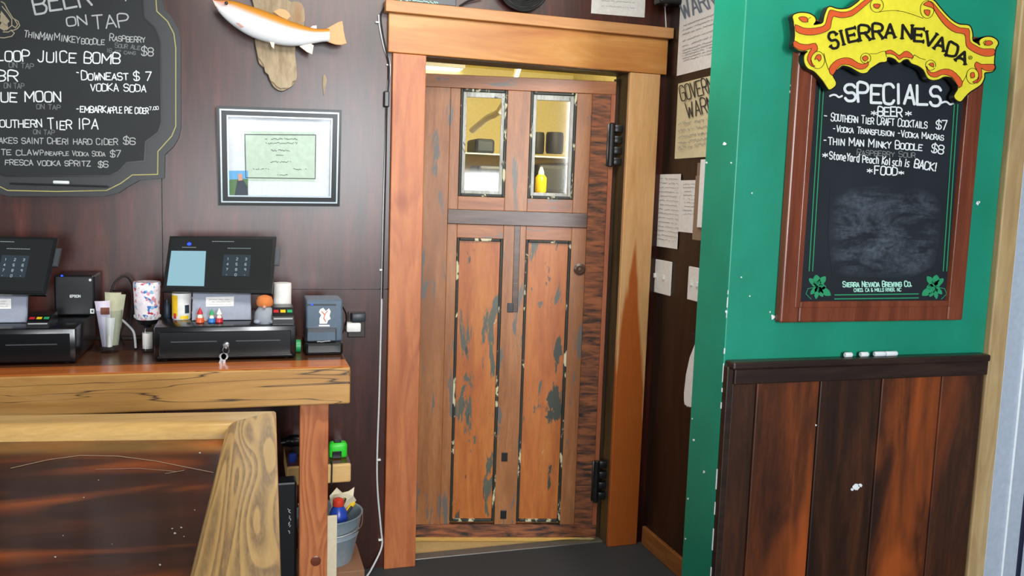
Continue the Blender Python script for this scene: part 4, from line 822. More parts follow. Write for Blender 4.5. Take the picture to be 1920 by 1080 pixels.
# ------------------------------------------------------------------ back counter
ZK = .96; YFr = 2.737
ctr = thing('back_counter', 'back bar counter with thick oak beam edge and wooden leg', 'counter', (0, 3.0, 0))
xr_ = onY(657, 720, YFr).x; zb_ = onY(620, 758.5, YFr).z
b = B(); box(b, (-2.2, YFr, zb_), (xr_, YFr+.115, ZK-.004), .005); fin('front_beam', b, M['beam'], ctr, 'cracked oak beam along the front')
b = B(); box(b, (-2.2, YFr+.004, ZK-.004), (xr_-.004, YFr+.115, ZK), .002); fin('beam_top', b, M['beam_top'], ctr)
b = B(); box(b, (-2.2, YFr+.116, ZK-.04), (xr_-.003, YW, ZK), .002); fin('worktop', b, M['worktop'], ctr)
x0, x1 = onY(562.5, 763, YFr+.02).x, onY(616.5, 763, YFr+.02).x
b = B(); box(b, (x0, YFr+.02, 0), (x1, YFr+.058, zb_), .003); fin('leg', b, M['fir'], ctr, 'knotty fir stud leg')
b = B(); lathe(b, [(.017, 0), (.014, .001), (.004, .0018)], (onY(592, 1052, YFr+.02).x, YFr+.0195, onY(592, 1052, YFr+.02).z), 16, M=Matrix.Rotation(math.pi/2, 3, 'X')); fin('knot', b, M['frame_red'], ctr, 'dark knot in the leg')
b = B(); box(b, (-2.2, 3.20, ZK-.12), (xr_-.06, YW, ZK-.04), .003); fin('rear_rail', b, M['worktop'], ctr)
b = B(); box(b, (-2.2, YW-.02, ZK), (onY(268, 637, YW-.02).x, YW, ZK+.012), .002); st('trim_10', b, M['ledge'])
# ------------------------------------------------------------------ cash drawers
def drawer(X0, X1, Y0, label, key_px=None):
    Z0, Z1 = ZK, ZK+.112; Y1 = Y0+.38
    r = thing('cash_drawer', label, 'cash drawer', ((X0+X1)/2, (Y0+Y1)/2, ZK), group='cash drawers on the counter')
    b = B(); box(b, (X0, Y0+.006, Z0+.006), (X1, Y1, Z1), .004); fin('housing', b, M['black_m'], r, smooth=True)
    for fx in (X0+.03, X1-.03):
        for fy in (Y0+.04, Y1-.04): b = B(); lathe(b, [(.01, Z0), (.012, Z0+.007)], (fx, fy, 0), 12); fin('foot', b, M['rubber'], r)
    b = B(); box(b, (X0+.016, Y0, Z0+.016), (X1-.016, Y0+.008, Z1-.016), .002); box(b, (X0+.012, Y0-.002, Z0+.012), (X1-.012, Y0+.007, Z0+.018), .001); fin('drawer_front', b, M['black_m'], r)
    b = B(); box(b, (X0+.05, Y0-.0025, Z0+.062), (X0+.19, Y0, Z0+.066), .0008); box(b, (X1-.19, Y0-.0025, Z0+.062), (X1-.05, Y0, Z0+.066), .0008); fin('slot', b, M['dgrey'], r)
    cx = key_px if key_px is not None else (X0+X1)/2
    b = B(); lathe(b, [(.011, 0), (.011, .004), (.008, .007)], (cx, Y0, Z0+.05), 16, M=Matrix.Rotation(math.pi/2, 3, 'X')); fin('lock', b, M['steel'], r, smooth=True)
    return r
YD = 2.88
XD0, XD1 = onY(288, 645, YD).x, onY(555, 640, YD).x
drawer(XD0, XD1, YD, 'black cash drawer with keys in its lock, under the right register', onY(424, 652, YD).x)
XE0, XE1 = onY(141, 640, YD).x-(XD1-XD0), onY(141, 640, YD).x
drawer(XE0, XE1, YD, 'black cash drawer under the left register, cut by the photo edge')
ZDT = ZK+.112
kx = onY(424, 652, YD-.012)
ky = thing('key_ring', 'bunch of silver keys hanging from the cash drawer lock', 'keys', (kx.x, YD-.012, ZK+.05))
b = B(); k1 = Vector((kx.x, YD-.008, ZK+.05)); box(b, (k1.x-.003, YD-.03, k1.z-.006), (k1.x+.003, YD-.006, k1.z+.006), .001); fin('key', b, M['steel'], ky)
b = B(); tube(b, [k1+Vector((.010*math.cos(a), -.022, -.010+.012*math.sin(a))) for a in [2*math.pi*i/12 for i in range(13)]], .0013, 6, 1); fin('split_ring', b, M['steel'], ky)
for dx_, a_ in ((-.004, .1), (-.010, .35)):
    b = B(); R3 = Matrix.Rotation(a_, 3, 'Y'); c = k1+Vector((dx_, -.024, -.03))
    lathe(b, [(.011, -.001), (.011, .001)], c, 16, M=Matrix.Rotation(math.pi/2, 3, 'X')); obox(b, c+R3 @ Vector((0, .002, -.027)), (.009, .003, .042), R3, .0005); fin('key', b, M['steel'], ky)
# ------------------------------------------------------------------ register terminals
def terminal(C, basepx, YBs, label, full_ui=True, uishift=0):
    """C: four corners of the screen (top left, top right, bottom right, bottom left) in the room"""
    TL, TR, BR, BL = C; n = (TR-TL).cross(BL-TL).normalized()
    if n.y > 0: n = -n
    def S(u, v, d=0): return TL.lerp(TR, u).lerp(BL.lerp(BR, u), v)+n*d
    base = (BL+BR)/2
    r = thing('register_terminal', label, 'cash register', (base.x, YBs, ZDT), group='touchscreen registers')
    b = B(); prism(b, [S(0, 0), S(1, 0), S(1, 1), S(0, 1)], -n*.022, bev=.004); fin('bezel', b, M['black'], r)
    b = B(); flat(b, [S(.03, .05, .0008), S(.97, .05, .0008), S(.97, .94, .0008), S(.03, .94, .0008)]); sc = fin('screen', b, M['screen'], r)
    if full_ui:
        b = B(); flat(b, [S(.035, .275, .0014), S(.352, .275, .0014), S(.37, .90, .0014), S(.035, .90, .0014)]); fin('receipt_panel', b, M['screen_lit'], sc, 'pale blue lit panel')
        b = B(); flat(b, [S(.19+.02*math.cos(t), .15+.03*math.sin(t), .0014) for t in [i*.628 for i in range(10)]]); fin('logo', b, M['led'], sc)
    ku, kv = (.52, .335); kw, kh = .255, .38
    b = B(); b2 = B()
    flat(b, [S(ku, kv, .0012), S(ku+kw, kv, .0012), S(ku+kw, kv+kh, .0012), S(ku, kv+kh, .0012)])
    fin('keypad', b, M['keypad'], sc)
    for i, ch in enumerate(('1', '2', '3', '4', '5', '6', '7', '8', '9', '-', '0', '-')):
        u0 = ku+kw*(.17+.33*(i % 3)); v0 = kv+kh*(.20+.245*(i//3)); pr = lambda x, y: S(x, y, .0018)
        for pl in glyph(ch):
            P_ = [Vector((u0+(gx_-.5)*.016, v0-(gy_-.5)*.042)) for gx_, gy_ in pl]
            for a, c in zip(P_, P_[1:]):
                d = (c-a); d.normalize(); nn = Vector((-d.y*.7, d.x*1.4))*.0032; flat(b2, [pr(*(a+nn)), pr(*(c+nn)), pr(*(c-nn)), pr(*(a-nn))])
    for (ua, ub, v) in ((.55, .77, .215), (.4, .6, .095), (.13, .26, .205)):
        u = ua
        while u < ub: flat(b2, [S(u, v, .0016), S(u+.008, v, .0016), S(u+.008, v+.012, .0016), S(u, v+.012, .0016)]); u += .013
    fin('screen_text', b2, M['keytext'], sc)
    ep = S(1, .38, -.01); b = B(); e1, e2 = S(1.0, .18, -.006), S(1.0, .5, -.006)
    prism(b, [e1, e1+Vector((.016, 0, .0)), e2+Vector((.016, 0, 0)), e2], -n*.012, bev=.002); fin('card_swipe', b, M['dgrey'], r)
    # stand
    x0, y0, x1, y1 = basepx; A, Cc = onY(x0, y0, YBs), onY(x1, y1, YBs)
    b = B(); prism(b, [Vector((A.x, YBs+.02, A.z)), Vector((Cc.x, YBs+.02, A.z)), Vector((Cc.x+.002, YBs-.012, ZDT+.002)), Vector((A.x-.002, YBs-.012, ZDT+.002))], (0, .012, 0), bev=.003); fin('stand_front', b, M['grey'], r, 'grey front plate of the stand')
    b = B(); box(b, (A.x+.03, YBs+.03, ZDT), (Cc.x-.03, YBs+.14, ZDT+.012), .004); box(b, (A.x+.06, YBs+.035, ZDT+.01), (Cc.x-.06, YBs+.09, (BL.z+TL.z)/2), .006); fin('stand', b, M['black'], r)
    return r, A, Cc
YTb = 3.02
C1 = [onY(318, 442, YTb+.055), onY(518, 443, YTb+.025), onY(510, 550, YTb-.035), onY(304, 546, YTb-.01)]
t1, A1, A2 = terminal(C1, (361, 547, 470, 587), YTb-.005, 'touchscreen register showing a pale receipt panel, on the right cash drawer')
def stand_label(t_, A, pxs):
    hz = A.z-ZDT-.002; n_ = Vector((0, -hz, .032)).normalized(); P0 = Vector((0, YTb-.005-.012, ZDT+.002))+n_*.0012
    b = B(); flat(b, [onPl(x, y, P0, n_) for x, y in pxs]); fin('label', b, M['paper'], t_, 'white paper label')
    b = B()
    for k_ in (.3, .55, .8): y_ = pxs[0][1]+(pxs[3][1]-pxs[0][1])*k_; scribble(b, (pxs[0][0]+6, y_), (pxs[1][0]-6, y_), 1.5, lambda x, y: onPl(x, y, P0+n_*.0006, n_), .7)
    fin('label_print', b, M['ink_grey'], t_)
stand_label(t1, A1, ((386, 557), (439, 556), (438, 574), (386, 575)))
w_ = C1[1]-C1[0]
D1 = [onY(-95, 440, YTb+.04), onY(108, 445, YTb+.04), onY(85, 553, YTb-.03), onY(-122, 548, YTb-.03)]
t2, A1, A2 = terminal(D1, (-60, 556, 50, 594), YTb-.005, 'touchscreen register at the left edge, on the left cash drawer', False)
stand_label(t2, A1, ((-32, 560), (21, 560), (21, 579), (-32, 579)))
# ------------------------------------------------------------------ receipt printers
def printer(x0, x1, yt, yb, Y, Z0, dep, front, label, kind):
    A, Cc = onY(x0, yt, Y), onY(x1, yb, Y); r = thing('receipt_printer', label, 'printer', ((A.x+Cc.x)/2, Y+dep/2, Z0), group='receipt printers on the counter')
    b = B(); box(b, (A.x, Y, Z0+.002), (Cc.x, Y+dep, A.z), .006); fin('case', b, front, r)
    return r, A, Cc
YP = 2.96
pr_, A, Cc = printer(574, 642, 563, 640, YP, ZK+.04, .14, M['slateblue'], 'grey receipt printer with round sticker on a black stand, counter end', 1)
b = B(); box(b, (A.x-.004, YP-.03, ZK), (Cc.x+.001, YP+.14, ZK+.043), .01); fin('stand', b, M['black'], pr_)
b = B(); box(b, (A.x+.002, YP-.02, ZK+.045), (Cc.x-.022, YP+.002, ZK+.092), .004); fin('paper_chute', b, M['dgrey'], pr_)
b = B(); box(b, (A.x+.004, YP-.0212, ZK+.05), (Cc.x-.026, YP-.0195, ZK+.078), .0005); fin('badge_plate', b, M['slateblue'], pr_)
pp = pY(YP-.0016); b = B()
flat(b, [pp(*q) for q in ((600, 580), (606, 577), (611, 583), (617, 578), (620, 584), (618, 592), (620, 598), (615, 601), (613, 607), (599, 607), (599, 597), (602, 591), (598, 585))]); flat(b, [pp(*q) for q in ((598, 609), (618, 609), (618, 612), (598, 612))]); fin('sticker', b, M['paper'], pr_, 'white cut-out sticker')
b = B(); pp = pY(YP-.0022); ribbon(b, [(603, 584), (609, 590), (607, 597), (611, 603)], 1.6, pp); ribbon(b, [(614, 583), (609, 590)], 1.4, pp); fin('sticker_mark', b, M['orange'], pr_)
b = B(); pp = pY(YP-.0012); flat(b, [pp(*q) for q in ((576, 570), (630, 570), (630, 573), (576, 573))]); fin('slot', b, M['black'], pr_)
b = B(); c = onY(585, 571, YP-.002); ball(b, (c.x, YP-.002, c.z), .004, .002, .003); fin('status_light', b, M['led'], pr_)
b = B(); pp = pY(YP-.0225); scribble(b, (595, 641), (620, 641), 2, pp, 1.6, dens=4); fin('print', b, M['chalk_grey'], pr_)
YQ = onZ(140, 593, ZDT).y
pq, A, Cc = printer(100, 178, 516, 594, YQ, ZDT, .14, M['black'], 'black receipt printer beside the left register', 0)
b = B(); pp = pY(YQ-.002); write(b, 'EPSON', (131, 557.5), (151, 557.5), 4.2, pp, w=1.2, jit=0); flat(b, [pp(*q) for q in circ(169, 525, 2.6, 0, 6.0, 10)]); flat(b, [pp(*q) for q in ((169, 579), (177, 579), (177, 588), (169, 588))]); fin('lettering', b, M['chalk'], pq)
b = B(); pp = pY(YQ-.0026); flat(b, [pp(*q) for q in ((171.5, 581.5), (174.5, 581.5), (174.5, 585.5), (171.5, 585.5))]); fin('label_mark', b, M['ink'], pq)
b = B(); c = onY(116, 516, YQ-.001); ball(b, (c.x, YQ-.001, c.z-.002), .004, .003, .003); fin('status_light', b, M['led'], pq)
# ------------------------------------------------------------------ card readers
def reader(x0, x1, y0, y1, Y, Z0, label):
    A, Cc = onY(x0, y0, Y), onY(x1, y1, Y); r = thing('card_reader', label, 'card reader', ((A.x+Cc.x)/2, Y+.05, Z0), group='card readers beside the registers'); h = A.z-Z0
    b = B(); prism(b, [Vector((A.x, Y, Z0)), Vector((A.x, Y, Z0+h*.55)), Vector((A.x, Y+.045, Z0+h)), Vector((A.x, Y+.13, Z0+h)), Vector((A.x, Y+.13, Z0))], (Cc.x-A.x, 0, 0), bev=0); fin('case', b, M['black'], r)
    k = h*.45/.045
    def sf(u, t, d=.001): return Vector((A.x+(Cc.x-A.x)*u, Y+.045*t-d, Z0+h*.55+h*.45*t+d*.5))
    b = B()
    for i, (u0, u1) in enumerate(((.06, .3), (.38, .62), (.7, .94))): flat(b, [sf(u0, .4), sf(u1, .4), sf(u1, .72), sf(u0, .72)], i)
    fin('keys', b, [M['red'], M['yel'], M['clipgreen']], r, 'red, yellow and green keys')
    b = B(); box(b, (A.x+.004, Y-.001, Z0+h*.35), (Cc.x-.004, Y+.002, Z0+h*.45)); fin('card_slot', b, M['chalk_grey'], r)
reader(511, 551, 580, 604, YD+.02, ZDT, 'black card reader with coloured keys at right end of the cash drawer')
reader(49, 92, 595, 615, YD+.02, ZDT, 'black card reader with coloured keys in front of the left register')
# receipt paper roll
c0_, c1_ = onY(513, 573, 3.06), onY(547, 573, 3.06); r_ = (c1_.x-c0_.x)/2; zt_ = onY(530, 532, 3.06).z
rl = thing('paper_roll', 'tall white paper roll standing behind the right card reader', 'paper roll', ((c0_.x+c1_.x)/2, 3.09, ZDT))
b = B(); lathe(b, [(r_*.97, ZDT), (r_, ZDT+.002), (r_, zt_-.002), (r_*.97, zt_), (r_*.25, zt_), (r_*.25, zt_-.01)], ((c0_.x+c1_.x)/2, 3.09, 0), 28); fin('roll', b, M['paper'], rl, smooth=True)
# ------------------------------------------------------------------ figurines and odds on the drawer
def gnome(px, py, ht, hat, coat, label, Y=2.965):
    c = onY(px, py, Y); c = Vector((c.x, Y, ZDT)); h = ht*Y/F
    r = thing('garden_gnome', label, 'figurine', c, group='little gnomes on the cash drawer')
    b = B(); lathe(b, [(h*.2, 0), (h*.26, h*.04), (h*.24, h*.3), (h*.15, h*.45)], c, 14); fin('body', b, coat, r, smooth=True)
    b = B(); ball(b, c+Vector((0, -.001, h*.52)), h*.16, h*.16, h*.17); fin('head', b, M['skin'], r, smooth=True)
    b = B(); ball(b, c+Vector((0, -h*.12, h*.36)), h*.16, h*.1, h*.22); fin('beard', b, M['beard'], r, smooth=True)
    b = B(); lathe(b, [(h*.19, h*.58), (h*.15, h*.7), (h*.07, h*.88), (h*.012, h*1.0)], c, 14); fin('hat', b, hat, r, smooth=True)
    return r
co = onZ(381, 600, ZDT); b = B(); lathe(b, [(.024, ZDT), (.025, ZDT+.001), (.025, ZDT+.003), (.024, ZDT+.004)], (co.x, co.y, 0), 24); fin('coaster', b, M['coaster'], None, 'round tan coaster lying before the gnomes', 'coaster', smooth=True)
gnome(375, 590, 28, M['red'], M['orange'], 'tiny red-hatted gnome in orange, left one of three'); gnome(397, 592, 25, M['clipgreen'], M['blue'], 'tiny green-hatted gnome in blue, middle of three'); gnome(411, 592, 26, M['white'], M['red'], 'tiny white-hatted gnome in red, right one of three')
# larger knitted gnome
c = onY(494, 595, 2.95); c = Vector((c.x+.004, 2.945, ZDT)); r = thing('plush_gnome', 'grey fluffy plush gnome with an orange hat beside the paper roll', 'plush toy', c)
b = B(); lathe(b, [(.03, 0), (.034, .01), (.032, .035), (.02, .055), (.012, .06)], c, 18)
for i in range(26):
    a = RN.uniform(0, 6.28); z = RN.uniform(.005, .05); rr = .033-.012*(z/.055); p0 = c+Vector((rr*.8*math.cos(a), rr*.8*math.sin(a), z)); tube(b, [p0, p0+Vector((.006*math.cos(a), .006*math.sin(a), -.008)), p0+Vector((.006*math.cos(a), .006*math.sin(a), -.02 if z > .02 else -z))], [.004]*5+[.002], 5, 2)
fin('body', b, M['greyfur'], r, smooth=True)
b = B(); lathe(b, [(.024, .058), (.027, .064), (.027, .076), (.022, .088), (.008, .094)], c, 18); fin('hat', b, M['orangehat'], r, smooth=True)
b = B(); ball(b, c+Vector((-.002, -.026, .057)), .006, .006, .006); fin('nose', b, M['skin'], r, smooth=True)
b = B()
for sx in (-1, 1): ball(b, c+Vector((sx*.024, -.022, .008)), .012, .016, .008)
fin('feet', b, M['grey'], r, smooth=True)
c = onY(341, 580, 3.06); c = Vector((c.x, 3.06, ZDT)); hm = onY(341, 549, 3.06).z-ZDT
mg = thing('mug', 'yellow and white mug left of the right register stand', 'mug', c); rm = .031
b = B(); lathe(b, [(rm*.9, 0), (rm, .004), (rm, hm), (rm*.9, hm), (rm*.88, .01)], c, 24); fin('mug_body', b, M['white'], mg, smooth=True)
b = B()
for a0, a1, z0, z1, mi in ((-2.9, -1.95, .012, hm-.006, 0), (-2.5, -2.1, .004, .022, 1), (-1.2, -.7, .022, .05, 2), (-1.7, -.8, .003, .014, 0)):
    V_ = [[c+Vector((rm*1.015*math.cos(a0+(a1-a0)*i/6), rm*1.015*math.sin(a0+(a1-a0)*i/6), z)) for i in range(7)] for z in (z0, z1)]
    [flat(b, [V_[0][i], V_[0][i+1], V_[1][i+1], V_[1][i]], mi) for i in range(6)]
fin('print', b, [M['yel'], M['red'], M['photo_d']], mg, 'coloured print on the mug')
b = B(); tube(b, [c+Vector((rm*.95, .004, hm*.8)), c+Vector((rm+.014, .006, hm*.7)), c+Vector((rm+.014, .006, hm*.35)), c+Vector((rm*.95, .004, hm*.2))], .004, 8); fin('handle', b, M['white'], mg, smooth=True)
c = onY(313, 580, 3.1); c = Vector((c.x, 3.1, ZDT)); b = B(); lathe(b, [(.012, 0), (.013, .002), (.013, .04), (.006, .05), (.006, .06)], c, 14); fin('small_bottle', b, M['photo_d'], None, 'small dark bottle beside the mug under the right register', 'bottle', smooth=True)
c = Vector((c.x+.028, 3.13, ZDT)); b = B(); lathe(b, [(.010, 0), (.010, .055), (.012, .056), (.012, .068), (.008, .07)], c, 14); fin('marker_pen', b, M['red'], None, 'red-capped marker behind the small dark bottle', 'marker', smooth=True)
# green tape, wedged between drawer and printer
c = onY(562, 627, 2.97); b = B(); ro = .022; c = Vector((XD1+.014, 3.0, ZK+ro))
lathe(b, [(ro, -.008), (ro, .008), (ro*.6, .008), (ro*.6, -.008), (ro, -.008)], c, 24, M=Matrix.Rotation(math.pi/2, 3, 'Y'), cap=False); fin('tape_roll', b, M['clipgreen'], None, 'green tape roll wedged between cash drawer and grey printer', 'tape', smooth=True)
# ------------------------------------------------------------------ tip glass
c = onY(205, 660, 3.02); c = Vector((onZ(206, 660, ZK).x, onZ(206, 660, ZK).y, ZK)); H_ = .15; M['barglass'] = glass_mat('pint_glass', .03, (.93, .95, .96, 1))
tg = thing('tip_glass', 'pint glass stuffed with banknotes and slips, between the two registers', 'glass', c)
b = B(); lathe(b, [(.028, 0), (.030, .003), (.030, .012), (.031, .014), (.042, H_*.95), (.040, H_*.95), (.028, .016), (.005, .015)], c, 28); fin('glass', b, M['barglass'], tg, smooth=True)
for i, (dx_, dy_, ht_, w_, mt, an) in enumerate(((.006, .008, .20, .05, M['khaki'], .03), (.012, .016, .195, .045, M['khaki'], .08), (-.008, -.012, .175, .046, M['lilac'], -.06), (0, -.022, .12, .03, M['paper'], .05))):
    b = B(); n = 7; pts = []
    for j in range(n):
        t = j/(n-1)-.5; pts.append(c+Vector((dx_+t*w_, dy_-.010*math.cos(t*3), 0)))
    Rm = Matrix.Rotation(an, 3, 'Y')
    for j in range(n-1):
        q = [pts[j]+Vector((0, 0, .022)), pts[j+1]+Vector((0, 0, .022)), pts[j+1]+Vector((0, 0, ht_)), pts[j]+Vector((0, 0, ht_))]
        b.faces.new([b.verts.new(c+Rm @ (Vector((c.x+(v.x-c.x)*(.55+.45*min(1, (v.z-c.z)/.11)), v.y, v.z))-c)) for v in q])
    bmesh.ops.remove_doubles(b, verts=b.verts[:], dist=1e-5); bmesh.ops.solidify(b, geom=b.faces[:], thickness=.0008)
    fin('banknote' if i < 2 else 'paper_slip', b, mt, tg, 'folded banknote' if i < 2 else None)
b = B(); box(b, (c.x-.022, c.y-.027, ZK+.13), (c.x+.005, c.y-.025, ZK+.153), .0005); fin('slip_picture', b, M['frame_red'], tg, 'dark red picture on the slip')
# ------------------------------------------------------------------ sparkly cup on a bottle
c = Vector((onZ(277, 660, ZK).x, onZ(277, 660, ZK).y, ZK)); k = c.y/F
dc = thing('decorated_cup', 'colourful speckled cup on a small white-labelled bottle, between the registers', 'ornament', c)
b = B(); lathe(b, [(.018, 0), (.019, .004), (.0165, .009), (.0155, .075), (.009, .085), (.009, .095)], c, 20); fin('bottle', b, M['barglass'], dc, smooth=True)
b = B(); lathe(b, [(.0163, .013), (.0163, .066)], c, 20, cap=False); fin('bottle_label', b, M['paper'], dc, 'white label', smooth=True)
b = B(); lathe(b, [(.011, .084), (.014, .092), (.03, .098), (.034, .108), (.02, .112)], c, 20); fin('black_cap', b, M['black'], dc, smooth=True)
def speck_mat():
    m, nt, p = base_mat('speckled_wrap'); setp(p, rough=.25, coat=.5); v = coords(nt, (1, 1, 1)); vo = nt.nodes.new('ShaderNodeTexVoronoi'); nt.links.new(v, vo.inputs['Vector']); vo.inputs['Scale'].default_value = 95
    sp = nt.nodes.new('ShaderNodeSeparateColor'); nt.links.new(vo.outputs['Color'], sp.inputs[0])
    r = ramp(nt, sp.outputs[0], [(0, lin('e6dfe6')), (.45, lin('d8d3dc')), (.55, lin('c98a98')), (.66, lin('8fb4d6')), (.72, lin('eeeae6')), (.85, lin('e0a4b0')), (.93, lin('3f78b8')), (.97, lin('b23a48'))]); r.node.color_ramp.interpolation = 'CONSTANT'
    nt.links.new(r, p.inputs['Base Color']); return m
M['speck'] = speck_mat()
b = B(); lathe(b, [(.034, .112), (.0385, .118), (.0435, .232), (.042, .238), (.02, .236)], c, 26); fin('cup', b, M['speck'], dc, 'cup wrapped in a floral speckled print', smooth=True)
b = B()
for i in range(16): a = 2*math.pi*i/16; ball(b, c+Vector((.0385*math.cos(a), .0385*math.sin(a), .123)), .004, .004, .006, n=6)
fin('bead_trim', b, M['chalk_grey'], dc)
# ------------------------------------------------------------------ cables on the counter
b = B(); tube(b, [onY(205, 560, 3.2), onY(215, 530, 3.22), onY(235, 518, 3.24), onY(248, 535, 3.25), onY(250, 570, 3.26), onY(245, 610, 3.25), Vector((onY(258, 630, 3.2).x, 3.2, ZK+.008))], .0035, 8)
tube(b, [onY(212, 545, 3.2), onY(232, 545, 3.24), onY(242, 560, 3.25), onY(238, 600, 3.26), onY(225, 625, 3.22), Vector((onY(235, 640, 3.18).x, 3.16, ZK+.006))], .003, 8); fin('cable_tangle', b, M['rubber'], None, 'tangle of black cables behind the tip glass', 'cord', smooth=True)
b = B(); tube(b, [onY(229, 600, 3.14), onY(240, 610, 3.12), onY(251, 624, 3.10), Vector((onY(254, 630, 3.1).x, 3.10, ZK+.008))], .004, 8); fin('pale_cable', b, M['wirewhite'], None, 'short pale cord between tip glass and speckled cup', 'cord', smooth=True)
# outlet, plugs
po = thing('power_outlet', 'wall outlet behind the plugs at the counter end', 'outlet', onY(665, 622, YW))
A_, C_ = onY(652, 584, YW), onY(684, 632, YW); b = B(); box(b, (A_.x, YW-.006, C_.z), (C_.x, YW, A_.z), .003); fin('plate', b, M['sidepanel'], po)
A_, C_ = onY(650, 606, YW-.05), onY(677, 623, YW-.05); b = B(); box(b, (A_.x, YW-.05, C_.z), (C_.x, YW-.006, A_.z), .006); fin('white_adapter', b, M['white'], None, 'white power adapter plugged in beside the grey printer', 'adapter', smooth=True)
A_, C_ = onY(660, 588, YW-.05), onY(686, 604, YW-.05); b = B(); box(b, (A_.x, YW-.05, C_.z), (C_.x, YW-.006, A_.z), .005); pl = fin('black_plug', b, M['cap_plug'], None, 'dark plug above the white power adapter', 'plug', smooth=True)
b = B(); tube(b, [onY(642, 575, YP+.1), onY(649, 590, 3.12), onY(648, 610, 3.18), onY(640, 628, 3.12)], .003, 8); fin('printer_cable', b, M['rubber'], None, 'black cord looping behind the grey printer', 'cord', smooth=True)
# ------------------------------------------------------------------ under the counter
YS_ = 3.06
A_, C_ = onY(538, 875, YS_), onY(658, 904, YS_); ZSh = onY(600, 873, YS_).z
sf_ = thing('wood_shelf', 'thick pale wooden block shelf under the counter', 'shelf', ((A_.x+C_.x)/2, YW, C_.z))
b = B(); box(b, (A_.x, YS_, C_.z), (C_.x, YW, ZSh), .006); fin('block', b, M['block'], sf_)
b = B(); box(b, (A_.x+.001, YS_+.012, ZSh), (C_.x-.001, YW, ZSh+.0015)); fin('top_face', b, M['worktop'], sf_, 'dark top face')
xs_ = onY(622, 885, YS_).x; b = B(); tube(b, [(xs_, YS_+.03, ZSh+.003), (xs_, YS_-.003, ZSh+.002), (xs_-.001, YS_-.003, C_.z-.003), (xs_, YS_+.03, C_.z-.004)], .003, 8, 1); fin('strap', b, M['rubber'], sf_)
c = Vector((onY(632, 855, 3.14).x, 3.14, ZSh+.0015)); tm = thing('tape_measure', 'bright green tape measure on the shelf under the counter', 'tape measure', c)
b = B(); box(b, (c.x-.03, c.y-.02, c.z), (c.x+.036, c.y+.025, c.z+.06), .012, 3); fin('case', b, M['tapegreen'], tm, smooth=True)
b = B(); box(b, (c.x-.02, c.y-.0225, c.z+.003), (c.x+.014, c.y-.019, c.z+.03), .004); box(b, (c.x-.012, c.y-.012, c.z+.058), (c.x+.014, c.y+.014, c.z+.066), .003); fin('grip', b, M['black'], tm)
c = Vector((onY(549, 863, 3.12).x, 3.12, ZSh+.0015)); b = B(); lathe(b, [(.012, 0), (.014, .003), (.014, .026), (.010, .03)], c, 16); fin('blue_cap', b, M['royal'], None, 'small blue cap at the left end of block shelf', 'cap', smooth=True)
c = Vector((onY(553, 845, 3.2).x, 3.2, ZSh+.0015)); hd = thing('power_drill', 'black hand tool lying at the left end of block shelf', 'tool', c)
b = B(); tube(b, [c+Vector((-.05, 0, .05)), c+Vector((0, 0, .055)), c+Vector((.05, .01, .05))], [.018]*4+[.024]*5+[.02]*9, 10, 6); fin('tool_body', b, M['black'], hd, smooth=True)
b = B(); box(b, (c.x-.01, c.y-.014, c.z), (c.x+.02, c.y+.014, c.z+.05), .006); fin('grip', b, M['rubber'], hd)
# bucket on a carton
YBk = 3.0
xc_ = (onY(552, 955, YBk).x+onY(679, 955, YBk).x)/2; rb = (onY(679, 955, YBk).x-onY(552, 955, YBk).x)/2; zb0 = onY(640, 1066, YBk-.09).z; zb1 = onY(640, 957, YBk).z
b = B(); box(b, (xc_-.12, YBk-.12, 0), (xc_+.115, YBk+.12, zb0), .003); fin('cardboard_carton', b, M['brown'], None, 'brown carton on the floor beneath the steel bucket', 'carton')
bk = thing('steel_bucket', 'galvanised steel bucket of supplies under the counter', 'bucket', (xc_, YBk, zb0)); hb = zb1-zb0
b = B(); lathe(b, [(rb*.70, 0), (rb*.71, .004), (rb*.72, .01), (rb*.88, hb*.55), (rb*.90, hb*.57), (rb*.89, hb*.60), (rb*.98, hb*.95), (rb*1.02, hb*.98), (rb*1.02, hb), (rb*.97, hb*.985), (rb*.7, .012), (.01, .010)], (xc_, YBk, zb0), 36); fin('pail', b, M['galv'], bk, smooth=True)
b = B(); tube(b, [(xc_+rb*1.01, YBk, zb1-.01), (xc_+rb*.8, YBk-.1, zb1-.035), (xc_, YBk-rb*1.05, zb1-.05), (xc_-rb*.8, YBk-.1, zb1-.035), (xc_-rb*1.01, YBk, zb1-.01)], .0025, 8); fin('handle', b, M['steel'], bk, smooth=True)
c = Vector((onY(633, 960, YBk).x, YBk-.02, zb0+.014)); sp_ = thing('spray_bottle', 'blue bottle with red cap standing in the steel bucket', 'bottle', c); zt2 = onY(632, 948, YBk-.02).z-c.z
b = B(); lathe(b, [(.028, 0), (.03, .004), (.034, zt2-.045), (.03, zt2-.02), (.018, zt2)], c, 20); fin('bottle_body', b, M['royal'], sp_, smooth=True)
b = B(); lathe(b, [(.019, zt2), (.021, zt2+.004), (.019, zt2+.022), (.008, zt2+.028)], c, 18); fin('cap', b, M['redcap'], sp_, smooth=True)
for (xa_, ya_, xb_, yb_, mt, lab) in ((648, 962, 664, 942, M['yel'], 'yellow marker leaning at the right rim inside steel bucket'), (640, 948, 650, 926, M['yel'], 'yellow marker standing beside the red cap in steel bucket')):
    p0, p1 = onY(xa_, ya_, YBk+.035), onY(xb_, yb_, YBk+.055); p0 = p0+(p0-p1)*1.2; b = B(); tube(b, [p0, p1], .0085, 10, 1); m_ = fin('marker_pen', b, mt, None, lab, 'marker', 'yellow markers in the bucket', smooth=True)
    q0, q1 = p0+(p1-p0)*.4, p0+(p1-p0)*.85; b = B(); tube(b, [q0+Vector((0, -.002, -.001)), q1+Vector((0, -.002, -.001))], .0078, 8, 1); fin('dark_label', b, M['ink'], m_)
